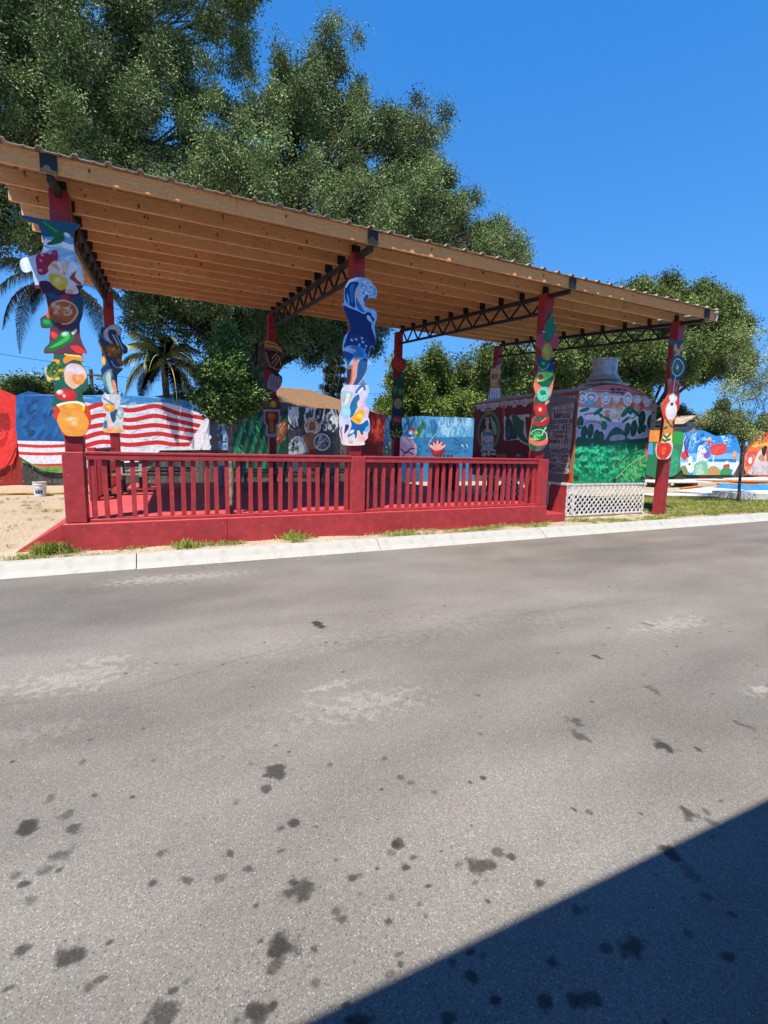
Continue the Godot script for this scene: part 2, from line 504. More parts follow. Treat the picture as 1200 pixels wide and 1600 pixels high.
const ART_FLAG := """P #dfe6f2 -355,367 428,436 423,-2 -379,8
P #0c5a9e -325,331 -130,346 -149,156 -336,155
D #1f70b2 36 -238,246 89,74 40 10 70
D #08406f 40 -230,226 89,62 22 8 60
L #d2322e 10 -337,141 -270,138 -200,142 -149,154
L #d2322e 10 -339,116 -272,113 -201,117 -150,128
L #d2322e 10 -341,80 -274,76 -203,79 -152,90
S #7a9a4a -331,106 -274,74 -153,75 -155,38 -276,45 -342,69
D #4a8a3a 20 -214,55 45,13 14 5 0
S #3a8ac8 -130,346 96,363 264,307 263,261 156,291 94,301 -7,286 -133,287
D #8fc0e6 16 33,304 166,13 30 6 8
D #b4cbe6 50 39,205 190,78 34 5 8
D #8fb0d8 22 50,217 190,78 26 4 10
L #c8282c 15 -139,262 -83,284 -7,267 73,287 117,276 155,264 245,251
L #c8282c 15 -141,228 -85,248 -9,234 72,253 133,241 236,220
L #c8282c 15 -143,201 -77,216 -10,208 70,220 132,214 213,203
L #c8282c 15 -144,169 -88,188 -11,179 79,191 131,184 199,175
L #c8282c 15 -146,141 -89,158 -13,149 78,160 130,154 188,156
S #eef 185,142 213,208 255,265 262,219 234,133
L #123 3 -331,106 -299,78 -249,53 -154,49
"""
const OUT_FLAG := "-322,297 -243,305 -133,310 -82,316 -5,317 94,319 178,313 224,295 254,260 249,218 235,178 220,136 88,132 51,94 -5,89 -112,75 -187,53 -249,52 -275,59 -304,82 -326,106"
const ART_EAGLE := """P #8fb0d8 -141,303 39,314 36,97 -147,95
S #20283c -81,265 -41,258 -43,135 -80,134
L #20283c 6 -101,180 -61,168 -24,169
S #dde6f2 -111,133 -96,199 -86,167 -89,134
D #2c62a0 30 -33,192 23,52 16 6 80
D #eef 20 -97,167 18,29 12 5 60
"""
const OUT_EAGLE := "-86,260 -54,271 -6,269 -9,138 -120,136 -105,180 -89,221"
const ART_FEATHERS := """P #0c3a30 -183,332 131,352 131,-4 -190,0
L #176048 14 -111,265 -150,145 -166,60
L #1f7a5a 14 -80,267 -120,145 -138,60
L #176048 14 -49,268 -89,146 -109,60
L #1f7a5a 14 -18,270 -58,147 -81,60
L #176048 14 14,272 -26,147 -52,61
L #1f7a5a 14 47,273 6,148 -22,61
L #176048 14 80,275 39,149 8,61
D #2c9a70 30 -45,196 99,86 22 5 -60
E #7a3a28 #b07a5a 54,212 20,50 -20
D #d8c0a0 14 49,224 25,50 10 4 60
"""
const OUT_FEATHERS := "-134,269 -44,293 34,292 80,297 82,48 -138,48"
const ART_WARRIOR := """P #39424e -183,329 112,348 118,-5 -184,-1
D #cdd8e4 40 -141,277 21,32 50 6 85
D #dbe4ee 36 -69,290 19,25 50 6 80
D #e6eef6 60 5,271 46,38 30 8 80
D #222a34 40 -20,265 71,38 26 8 80
S #2a211f -165,267 -146,241 -127,232 -103,265 -98,284 -108,233 -146,227
S #d8ccbc -93,247 -60,277 -25,246 -30,222 -54,207 -84,211
D #7a4a34 40 -59,244 29,23 10 4 80
E #7a5038 #a87858 -60,240 13,17 0
S #8a6048 -98,201 -69,216 -49,202 -49,141 -79,131 -103,177
L #8a6048 8 -93,192 -69,174 -44,174
E #b8c0cc #ccd4de -19,177 36,36 0
E #3a424e #4c5664 -19,177 30,29 0
D #c8d0da 40 -19,177 25,25 12 4 50
S #9aacc0 -184,129 -160,171 -117,200 -88,168 -93,131
D #20342c 40 -141,162 28,28 12 5 60
L #2a2420 6 -141,134 -137,176
S #6a2a2a -79,131 -54,150 -39,132 -49,45 -83,45
"""
const OUT_WARRIOR := "-159,313 -69,313 -10,313 50,312 56,45 -160,45"
const ART_REDCLOTH := """P #6a1218 -202,322 67,338 79,-17 -197,-14
P #c83a28 -103,280 -29,283 -26,188 -101,186
D #e05a3a 30 -62,239 34,43 40 8 80
D #8a1c1c 30 -69,245 41,55 40 8 85
S #3f6f9a -22,284 20,286 24,124 -25,123
S #2c6a60 -26,160 1,186 3,129 -32,129
D #d8e2ec 10 -5,161 11,25 12 4 70
"""
const OUT_REDCLOTH := "-163,310 -97,313 9,294 17,28 -158,29"
const ART_GARDEN := """P #2f7fb4 -292,319 203,346 227,-31 -282,-23
P #5aa6d2 -291,306 204,332 211,225 -288,203
D #a8d4ee 50 69,276 94,41 40 10 80
D #2a6a9c 40 -116,248 88,40 40 10 80
D #1c5c8c 40 24,177 154,35 30 8 0
S #2c7a3a -138,227 -117,269 -93,276 -115,228 -130,201
E #d33 #e54 -159,247 13,8 0
E #eee #fff -168,232 9,10 0
E #e93 #fc5 -139,231 11,8 0
L #fff 5 -192,207 -149,207
S #c8a8c8 -222,198 -184,213 -137,180 -142,126 -219,125
L #321c2c 6 -213,158 -189,139 -167,159 -144,160
L #321c2c 5 -204,125 -182,146 -150,133
E #8a1c24 #c84a4a -24,162 39,38 0
E #e8a0a0 #f2c8c8 -49,167 7,24 60
E #e8a0a0 #f2c8c8 -37,173 6,23 30
E #e8a0a0 #f2c8c8 -25,180 6,24 0
E #e8a0a0 #f2c8c8 -13,174 7,24 -30
E #e8a0a0 #f2c8c8 0,168 7,24 -60
L #d8d8e0 5 108,186 119,173
L #d8d8e0 5 134,187 145,173
L #c8d8e8 3 -74,182 -36,231
S #1c5040 -295,176 -266,197 -250,158 -272,124 -301,124
"""
const OUT_GARDEN := "-267,288 -210,291 -172,299 -110,306 -39,309 68,310 172,310 193,-15 -259,-10"
const ART_SHORE := """P #1c7a4a -251,364 180,384 248,-8 -199,-4
P #f08a2c -244,316 77,329 52,239 -177,232
D #f2b04a 20 -99,272 116,31 20 8 0
S #e8e2d6 -51,273 48,264 34,232 -44,230
P #4aa0de -166,220 -111,228 -101,159 -157,158
S #2ca03c 34,289 163,300 175,229 44,226
P #3a7a4c 44,226 175,229 209,32 76,32
S #28986a 5,161 88,201 149,144 134,45 25,39
D #6ad09a 50 84,104 51,59 16 4 70
D #14583c 40 93,111 61,59 14 4 60
S #bcd8ec -1,110 31,123 44,45 10,39
"""
const OUT_SHORE := "-222,286 -159,297 -122,302 158,300 170,229 187,98 163,59 116,32 37,27 -149,39"
const ART_MUSICIAN := """P #2f8fe0 -442,322 269,350 345,-2 -389,3
D #bfe0f8 50 -316,250 80,56 40 12 60
D #0c5cb0 40 -252,240 100,56 40 12 70
D #e6f2fc 30 -31,252 196,35 40 10 20
P #7cc0f0 -382,170 243,181 263,84 -367,82
P #d8ecfa -364,115 254,127 266,72 -356,70
P #1c78c8 -85,138 209,144 214,120 -83,123
S #8a8a4a -367,82 -316,93 -279,35 -351,42
S #c09a5a -99,60 -75,83 -20,95 43,71 90,34 -103,30
S #2c9a50 51,34 63,72 98,95 163,72 161,34
E #ddd #fff 109,113 28,17 0
S #c84a3a 77,101 136,108 140,84 81,84
S #eee -214,128 -210,207 -185,225 -145,209 -109,164 -118,112 -228,105
D #555 24 -174,163 37,46 20 4 70
S #7ac49a -228,105 -111,123 -94,34 -224,31
D #eef8ee 40 -167,71 47,29 20 4 70
S #d84a4a -122,232 -122,258 -89,256 -100,216
E #f0b878 #fbd0a0 -105,267 19,11 0
S #8858b8 -147,169 -94,187 -80,158 -123,140
S #e03a30 -86,216 -28,237 70,237 89,190 25,166 -63,170
D #f06a4a 20 -1,200 68,23 24 8 0
L #f4f4f0 10 -43,165 -39,95
S #e03a30 -370,154 -349,182 -306,189 -308,149 -330,127
L #6a1c2c 12 -351,246 -333,194 -299,149
L #f4f4f0 5 -293,144 -273,105
E #eee #fff -277,127 22,28 0
E #eee #fff -261,76 33,26 0
E #222 #333 -278,105 9,8 0
L #222 3 -245,150 -232,128
S #eee 180,42 199,96 222,133 232,84 219,48
E #c89a7a #e0b898 184,168 31,30 0
L #234 4 -372,87 -336,54 -288,36 161,35
"""
const OUT_MUSICIAN := "-365,293 -290,302 -238,315 -175,316 -117,304 -37,286 19,294 178,293 243,205 258,133 232,84 200,42 161,34 -288,35 -336,54 -372,87 -374,148 -360,221"
const ART_SUNSET := """P #f0762c -460,336 203,361 299,-6 -388,-2
P #d8322c -269,325 208,341 220,296 -259,282
P #fbb03a -298,263 230,258 239,225 -269,233
D #fcd060 24 -118,243 230,13 40 8 0
P #d8503c -430,193 244,206 271,100 -409,96
D #f0a088 40 -310,128 64,56 24 8 80
S #e8d8c8 -242,110 -233,166 -197,204 -133,211 -109,111
S #2a1418 -178,216 -150,236 -115,230 -132,161 -154,161
S #c89070 -207,148 -170,179 -118,149 -135,123
S #d8ccd0 -291,41 -271,97 -212,123 -56,124 -1,41
D #5a4a58 50 -167,73 123,32 18 4 70
E #f0e0d0 #fff -296,134 22,25 0
L #222 5 -338,60 -280,36 166,34
"""
const OUT_SUNSET := "-336,48 -366,115 -366,188 -335,238 -300,275 -244,313 -160,328 113,338 191,32 -290,33"

var used := {}
var rng := RandomNumberGenerator.new()
var meshes := {}
const SUN := Vector3(0.34, -1.0, -0.318)          # the way the sunlight travels
const POST_X := [0.0, 4.12, 8.26, 12.39]
const BACK_X := [0.0, 4.12, 8.26, 12.3]
const BACK_Z := -6.67
const DECK := 0.48

# ------------------------------------------------------------------ naming
func numbered(n: String) -> String:
	if not used.has(n):
		used[n] = 0
		return n
	used[n] += 1
	return "%s_%03d" % [n, used[n]]

func tag(o: Node, label: String, category: String, group := "", kind := "") -> Node:
	if label: o.set_meta("label", label)
	if category: o.set_meta("category", category)
	if group: o.set_meta("group", group)
	if kind: o.set_meta("kind", kind)
	return o

func thing(called: String, label: String, category: String, at := Vector3.ZERO, turn := 0.0, group := "") -> Node3D:
	var o := Node3D.new()
	o.name = numbered(called)
	add_child(o)
	o.position = at
	o.rotation.y = turn
	tag(o, label, category, group)
	return o

func part(called: String, m: Mesh, mat: Material, parent: Node, at := Vector3.ZERO, rot := Vector3.ZERO) -> MeshInstance3D:
	var o := MeshInstance3D.new()
	o.mesh = m
	if mat: o.material_override = mat
	if parent == self:
		o.name = numbered(called)
	else:
		var n := called
		var i := 0
		while parent.has_node(NodePath(n)):
			i = parent.get_meta("n_" + called, 0) + 1
			parent.set_meta("n_" + called, i)
			n = "%s_%03d" % [called, i]
		o.name = n
	parent.add_child(o, true)
	o.position = at
	o.rotation = rot
	return o

func group_part(called: String, parent: Node, at := Vector3.ZERO) -> Node3D:
	var o := Node3D.new()
	var n := called
	var i := 0
	while parent.has_node(NodePath(n)):
		i += 1
		n = "%s_%03d" % [called, i]
	o.name = n
	parent.add_child(o, true)
	o.position = at
	return o

func structure(o: Node) -> Node:
	o.set_meta("kind", "structure")
	return o

# ------------------------------------------------------------------ shapes
func box(s: Vector3, b := 0.006) -> Mesh:         # a box with chamfered edges, cached by size
	var key := "b%.3f,%.3f,%.3f,%.4f" % [s.x, s.y, s.z, b]
	if meshes.has(key): return meshes[key]
	var st := SurfaceTool.new()
	st.begin(Mesh.PRIMITIVE_TRIANGLES)
	st.set_smooth_group(-1)
	var h := s * 0.5
	b = minf(b, minf(h.x, minf(h.y, h.z)) * 0.6)
	var c := func(sx, sy, sz, axis) -> Vector3:
		var v := Vector3(sx * h.x, sy * h.y, sz * h.z)
		if axis != 0: v.x -= sx * b
		if axis != 1: v.y -= sy * b
		if axis != 2: v.z -= sz * b
		return v
	for axis in 3:
		for sg in [-1, 1]:
			var q := []
			for k in 4:
				var u: int = [-1, 1, 1, -1][k]
				var w: int = [-1, -1, 1, 1][k]
				var t: Array = [[sg, u, w], [w, sg, u], [u, w, sg]][axis]
				q.append(c.call(t[0], t[1], t[2], axis))
			face(st, q, Vector3(sg if axis == 0 else 0, sg if axis == 1 else 0, sg if axis == 2 else 0))
	for axis in 3:                                # the twelve edges
		for u in [-1, 1]:
			for w in [-1, 1]:
				var q := []
				for k in 4:
					var e: int = [-1, 1, 1, -1][k]
					var f: int = [0, 0, 1, 1][k]
					var t: Array = [[e, u, w], [w, e, u], [u, w, e]][axis]
					q.append(c.call(t[0], t[1], t[2], (axis + 1 + f) % 3))
				face(st, q, (q[0] + q[1] + q[2] + q[3]) * Vector3(0 if axis == 0 else 1, 0 if axis == 1 else 1, 0 if axis == 2 else 1))
	for x in [-1, 1]:
		for y in [-1, 1]:
			for z in [-1, 1]:
				face(st, [c.call(x, y, z, 0), c.call(x, y, z, 1), c.call(x, y, z, 2)], Vector3(x, y, z))
	st.generate_normals()
	meshes[key] = st.commit()
	return meshes[key]

func face(st: SurfaceTool, q: Array, out: Vector3) -> void:     # a convex polygon that faces out
	var n: Vector3 = (q[1] - q[0]).cross(q[2] - q[0])
	var p := q.duplicate()
	if n.dot(out) > 0: p.reverse()                # clockwise seen from out
	for i in range(1, p.size() - 1):
		st.add_vertex(p[0]); st.add_vertex(p[i]); st.add_vertex(p[i + 1])

func tube(st: SurfaceTool, pts: Array, radii: Array, sides := 7) -> void:
	var rings := []
	for i in pts.size():
		var d: Vector3 = (pts[mini(i + 1, pts.size() - 1)] - pts[maxi(i - 1, 0)]).normalized()
		var a := d.cross(Vector3.UP if absf(d.y) < 0.9 else Vector3.RIGHT).normalized()
		var b := d.cross(a)
		var ring := []
		for k in sides + 1:
			var t := TAU * k / sides
			ring.append([pts[i] + (a * cos(t) + b * sin(t)) * radii[i], (a * cos(t) + b * sin(t))])
		rings.append(ring)
	var run := 0.0
	for i in pts.size() - 1:
		var l: float = (pts[i + 1] - pts[i]).length()
		for k in sides:
			for t in [[i, k], [i + 1, k], [i + 1, k + 1], [i, k], [i + 1, k + 1], [i, k + 1]]:
				var v: Array = rings[t[0]][t[1]]
				st.set_normal(v[1])
				st.set_uv(Vector2(float(t[1]) / sides, run + (l if t[0] > i else 0.0)))
				st.add_vertex(v[0])
		run += l

func tube_mesh(pts: Array, radii: Array, sides := 7) -> Mesh:
	var st := SurfaceTool.new()
	st.begin(Mesh.PRIMITIVE_TRIANGLES)
	tube(st, pts, radii, sides)
	return st.commit()

func bar(a: Vector3, b: Vector3, w: float, mat: Material, called: String, parent: Node) -> MeshInstance3D:
	var o := part(called, box(Vector3(w, w, snappedf(a.distance_to(b), 0.01)), 0.003), mat, parent, (a + b) / 2)
	var d := (b - a).normalized()
	o.basis = Basis.looking_at(d, Vector3.UP if absf(d.y) < 0.95 else Vector3.RIGHT)
	return o

func lathe(profile: Array, sides := 28) -> Mesh:  # profile: [radius, height] from bottom to top
	var st := SurfaceTool.new()
	st.begin(Mesh.PRIMITIVE_TRIANGLES)
	st.set_smooth_group(-1)
	for i in profile.size() - 1:
		for k in sides:
			var q := []
			for t in [[i, k], [i + 1, k], [i + 1, k + 1], [i, k + 1]]:
				var an: float = TAU * t[1] / sides
				q.append(Vector3(cos(an) * profile[t[0]][0], profile[t[0]][1], sin(an) * profile[t[0]][0]))
			var mid: Vector3 = (q[0] + q[1] + q[2] + q[3]) / 4.0
			var slope := Vector2(profile[i + 1][1] - profile[i][1], profile[i][0] - profile[i + 1][0])
			var out := Vector3(mid.x, 0, mid.z).normalized() * slope.x + Vector3(0, slope.y, 0)
			face(st, q, out)
	st.generate_normals()
	return st.commit()

func smooth(p: PackedVector2Array, steps := 4) -> PackedVector2Array:    # closed Catmull-Rom
	var o := PackedVector2Array()
	var n := p.size()
	for i in n:
		for s in steps:
			o.append(p[i].cubic_interpolate(p[(i + 1) % n], p[(i + n - 1) % n], p[(i + 2) % n], float(s) / steps))
	return o

func points(text: String) -> PackedVector2Array:
	var o := PackedVector2Array()
	for w in text.split(" ", false):
		var c := w.split(",")
		o.append(Vector2(float(c[0]), float(c[1])))
	return o

# ------------------------------------------------------------------ textures
func ramp(stops: Array) -> Gradient:
	var g := Gradient.new()
	g.offsets = PackedFloat32Array(stops.map(func(s): return s[0]))
	g.colors = PackedColorArray(stops.map(func(s): return s[1]))
	return g

func noise(freq: float, octaves := 4, kind := FastNoiseLite.TYPE_SIMPLEX_SMOOTH, noise_seed := 1) -> FastNoiseLite:
	var n := FastNoiseLite.new()
	n.noise_type = kind
	n.frequency = freq
	n.fractal_octaves = octaves
	n.seed = noise_seed
	return n

func noise_map(n: FastNoiseLite, stops: Array, size := 512, normal := 0.0) -> Texture2D:
	var t := NoiseTexture2D.new()
	t.width = size
	t.height = size
	t.seamless = true
	t.noise = n
	t.generate_mipmaps = false
	if normal > 0.0:
		t.as_normal_map = true
		t.bump_strength = normal
	else:
		t.color_ramp = ramp(stops)
	return t

func lin(r: float, g: float, b: float) -> Color:   # real-world base colour -> sRGB
	return Color(r, g, b).linear_to_srgb()

func mat(c: Color, rough := 0.8, tex: Texture2D = null, scale := 1.0, world := true) -> StandardMaterial3D:
	var m := StandardMaterial3D.new()
	m.albedo_color = c
	m.roughness = rough
	if tex:
		m.albedo_texture = tex
		m.uv1_triplanar = true
		m.uv1_world_triplanar = world
		m.uv1_scale = Vector3.ONE * scale
	return m

func relief(m: StandardMaterial3D, tex: Texture2D, strength: float) -> StandardMaterial3D:
	m.normal_enabled = true
	m.normal_texture = tex
	m.normal_scale = strength
	return m

# A painter of flat prints. Units are centimetres, y up; scale is pixels per centimetre.
class Painter:
	var im: Image
	var lo: Vector2
	var hi: Vector2
	var k: float
	var r := RandomNumberGenerator.new()

	func _init(a: Vector2, b: Vector2, scale: float, back: Color) -> void:
		lo = a; hi = b; k = scale
		r.seed = 77
		im = Image.create_empty(int((b.x - a.x) * k), int((b.y - a.y) * k), false, Image.FORMAT_RGBA8)
		im.fill(back)

	func uv(p: Vector2) -> Vector2:
		return Vector2((p.x - lo.x) / (hi.x - lo.x), (hi.y - p.y) / (hi.y - lo.y))

	func poly(p: PackedVector2Array, c: Color) -> void:
		var q := PackedVector2Array()
		var y0 := 1e9
		var y1 := -1e9
		for v in p:
			var w := Vector2((v.x - lo.x) * k, (hi.y - v.y) * k)
			q.append(w)
			y0 = minf(y0, w.y); y1 = maxf(y1, w.y)
		var n := q.size()
		for y in range(maxi(0, int(y0)), mini(im.get_height(), int(y1) + 1)):
			var fy := y + 0.5
			var xs := []
			for i in n:
				var a := q[i]
				var b := q[(i + 1) % n]
				if (a.y <= fy) != (b.y <= fy):
					xs.append(a.x + (fy - a.y) / (b.y - a.y) * (b.x - a.x))
			xs.sort()
			for i in range(0, xs.size() - 1, 2):
				var x0 := clampi(int(round(xs[i])), 0, im.get_width())
				var x1 := clampi(int(round(xs[i + 1])), 0, im.get_width())
				if x1 > x0: im.fill_rect(Rect2i(x0, y, x1 - x0, 1), c)

	func ell(o: Vector2, rx: float, ry: float, rot: float, c: Color) -> void:
		var p := PackedVector2Array()
		for i in 22:
			p.append(o + Vector2(cos(TAU * i / 22) * rx, sin(TAU * i / 22) * ry).rotated(deg_to_rad(rot)))
		poly(p, c)

	func line(p: PackedVector2Array, w: float, c: Color) -> void:
		for i in p.size() - 1:
			var d := (p[i + 1] - p[i]).normalized() * w * 0.5
			var s := d.orthogonal()
			poly(PackedVector2Array([p[i] + s, p[i + 1] + s, p[i + 1] + d * 0.4, p[i + 1] - s, p[i] - s, p[i] - d * 0.4]), c)

	func grain(amount: float, size: int) -> void:   # uneven paint: brush marks laid over the whole board
		var f := FastNoiseLite.new()
		f.frequency = 1.0 / size
		f.fractal_octaves = 3
		f.seed = 5
		var w := im.get_width()
		var h := im.get_height()
		var n := f.get_image(w, h)
		for y in h:
			for x in w:
				var c := im.get_pixel(x, y)
				var g := 1.0 + (n.get_pixel(x, y).r - 0.5) * amount
				im.set_pixel(x, y, Color(c.r * g, c.g * g, c.b * g))

func splined(p: PackedVector2Array, closed: bool) -> PackedVector2Array:
	if closed: return smooth(p, 4)
	var o := PackedVector2Array()
	for i in p.size() - 1:
		for s in 4:
			o.append(p[i].cubic_interpolate(p[i + 1], p[maxi(i - 1, 0)], p[mini(i + 2, p.size() - 1)], s / 4.0))
	o.append(p[p.size() - 1])
	return o

func paint(art: String, a: Vector2, b: Vector2, scale: float, back := Color(0.5, 0.5, 0.5)) -> Painter:
	var pt := Painter.new(a, b, scale, back)
	for row in art.split("\n", false):
		var w := row.split(" ", false)
		var c := Color.from_string(w[1], Color.MAGENTA)
		match w[0]:
			"P": pt.poly(points(" ".join(w.slice(2))), c)
			"S": pt.poly(smooth(points(" ".join(w.slice(2))), 4), c)
			"L": pt.line(splined(points(" ".join(w.slice(3))), false), maxf(float(w[2]), 1.2 / scale), c)
			"E":
				var c2 := Color.from_string(w[2], Color.MAGENTA)
				var o := points(w[3])[0]
				var r := points(w[4])[0]
				var rings := 7
				for i in rings:
					var t := float(i) / (rings - 1)
					var s := 1.0 - 0.72 * t
					pt.ell(o + Vector2(-r.x, r.y) * 0.18 * t, r.x * s, r.y * s, float(w[5]), c.lerp(c2, t * t * 0.5 + t * 0.5))
			"D":
				var o := points(w[3])[0]
				var r := points(w[4])[0]
				for i in int(w[2]):
					var v := Vector2(pt.r.randf_range(-1, 1), pt.r.randf_range(-1, 1)).limit_length(1.0)
					var d := Vector2(float(w[5]) * 0.5 * pt.r.randf_range(0.5, 1.2), 0).rotated(deg_to_rad(float(w[7]) + pt.r.randf_range(-25, 25)))
					var q := o + v * r
					var under := q.clamp(a + Vector2.ONE, b - Vector2.ONE)
					var px := pt.im.get_pixel(int((under.x - a.x) * scale), int((b.y - under.y) * scale))
					pt.line(PackedVector2Array([q - d, q, q + d]), maxf(float(w[6]), 1.0 / scale), px.lerp(c, pt.r.randf_range(0.35, 0.95)))
	return pt

func print_material(pt: Painter, rough := 0.55, uneven := 0.18) -> StandardMaterial3D:
	pt.grain(uneven, int(14 * pt.k) + 3)
	var m := StandardMaterial3D.new()
	m.albedo_texture = ImageTexture.create_from_image(pt.im)
	m.texture_repeat = false
	m.roughness = rough
	return m

# A painted board sawn to an outline (centimetres): surface 0 the painted front, surface 1 sawn edge and back.
func board(outline: PackedVector2Array, pt: Painter, thick: float, bow: float) -> ArrayMesh:
	if Geometry2D.is_polygon_clockwise(outline): outline.reverse()
	var tri := Geometry2D.triangulate_polygon(outline)
	var wave := func(v: Vector2) -> float: return bow * (sin(v.x * 0.021 + v.y * 0.008) + 0.6 * sin(v.y * 0.017 + 1.0))
	var st := SurfaceTool.new()
	st.begin(Mesh.PRIMITIVE_TRIANGLES)
	st.set_smooth_group(-1)
	for i in range(0, tri.size(), 3):
		var q := [outline[tri[i]], outline[tri[i + 1]], outline[tri[i + 2]]]
		if (q[1] - q[0]).cross(q[2] - q[0]) > 0: q.reverse()
		for v in q:
			st.set_uv(pt.uv(v))
			st.add_vertex(Vector3(v.x * 0.01, v.y * 0.01, thick + wave.call(v)))
	st.generate_normals()
	var m := st.commit()
	st = SurfaceTool.new()
	st.begin(Mesh.PRIMITIVE_TRIANGLES)
	st.set_smooth_group(-1)
	for i in range(0, tri.size(), 3):
		var q := []
		for j in 3:
			var v := outline[tri[i + j]]
			q.append(Vector3(v.x * 0.01, v.y * 0.01, wave.call(v)))
		face(st, q, Vector3(0, 0, -1))
	for i in outline.size():
		var a := outline[i]
		var b := outline[(i + 1) % outline.size()]
		var out := (b - a).orthogonal() * -1.0
		out = Vector2(b.y - a.y, a.x - b.x)
		face(st, [Vector3(a.x * 0.01, a.y * 0.01, wave.call(a)), Vector3(b.x * 0.01, b.y * 0.01, wave.call(b)), Vector3(b.x * 0.01, b.y * 0.01, thick + wave.call(b)), Vector3(a.x * 0.01, a.y * 0.01, thick + wave.call(a))], Vector3(out.x, out.y, 0))
	st.generate_normals()
	st.commit(m)
	return m

func cutout(called: String, label: String, category: String, art: String, outline: String, at: Vector3, scale: float, group: String, thick := 0.018, bow := 0.0, rounds := 3) -> MeshInstance3D:
	var o := smooth(points(outline), rounds) if rounds > 1 else points(outline)
	var a := o[0]
	var b := o[0]
	for v in o:
		a = a.min(v); b = b.max(v)
	a -= Vector2(2, 2); b += Vector2(2, 2)
	var pt := paint(art, a, b, scale)
	var m := board(o, pt, thick, bow)
	var n := MeshInstance3D.new()
	n.mesh = m
	n.name = numbered(called)
	add_child(n)
	n.position = at
	m.surface_set_material(0, print_material(pt))
	m.surface_set_material(1, M.plywood)
	tag(n, label, category, group)
	return n

var M := {}

# ------------------------------------------------------------------ foliage
func leaf_cluster(n: int, spread: float, leng: float, wide: float, seed_: int, droop := 0.2) -> Mesh:
	var r := RandomNumberGenerator.new()
	r.seed = seed_
	var st := SurfaceTool.new()
	st.begin(Mesh.PRIMITIVE_TRIANGLES)
	st.set_smooth_group(-1)
	for i in n:
		var p := Vector3(r.randfn(), r.randfn(), r.randfn()) * spread * 0.45
		var d := (p.normalized() + Vector3(r.randfn(), r.randfn() - droop, r.randfn()) * 0.6).normalized()
		var s := d.cross(Vector3(r.randfn(), r.randfn(), r.randfn())).normalized()
		var l := leng * r.randf_range(0.7, 1.25)
		var w := wide * r.randf_range(0.7, 1.2) * 0.5
		var up := d.cross(s) * l * 0.12
		var m := p + d * l * 0.45
		for q in [[p, m + s * w + up, p + d * l], [p, p + d * l, m - s * w + up]]:
			for v in q: st.add_vertex(v)
	st.generate_normals()
	return st.commit()

func leaf_mat(gloss: float, glow: Color) -> StandardMaterial3D:
	var m := StandardMaterial3D.new()
	m.vertex_color_use_as_albedo = true
	m.roughness = gloss
	m.metallic_specular = 0.3
	m.backlight_enabled = true
	m.backlight = glow
	return m

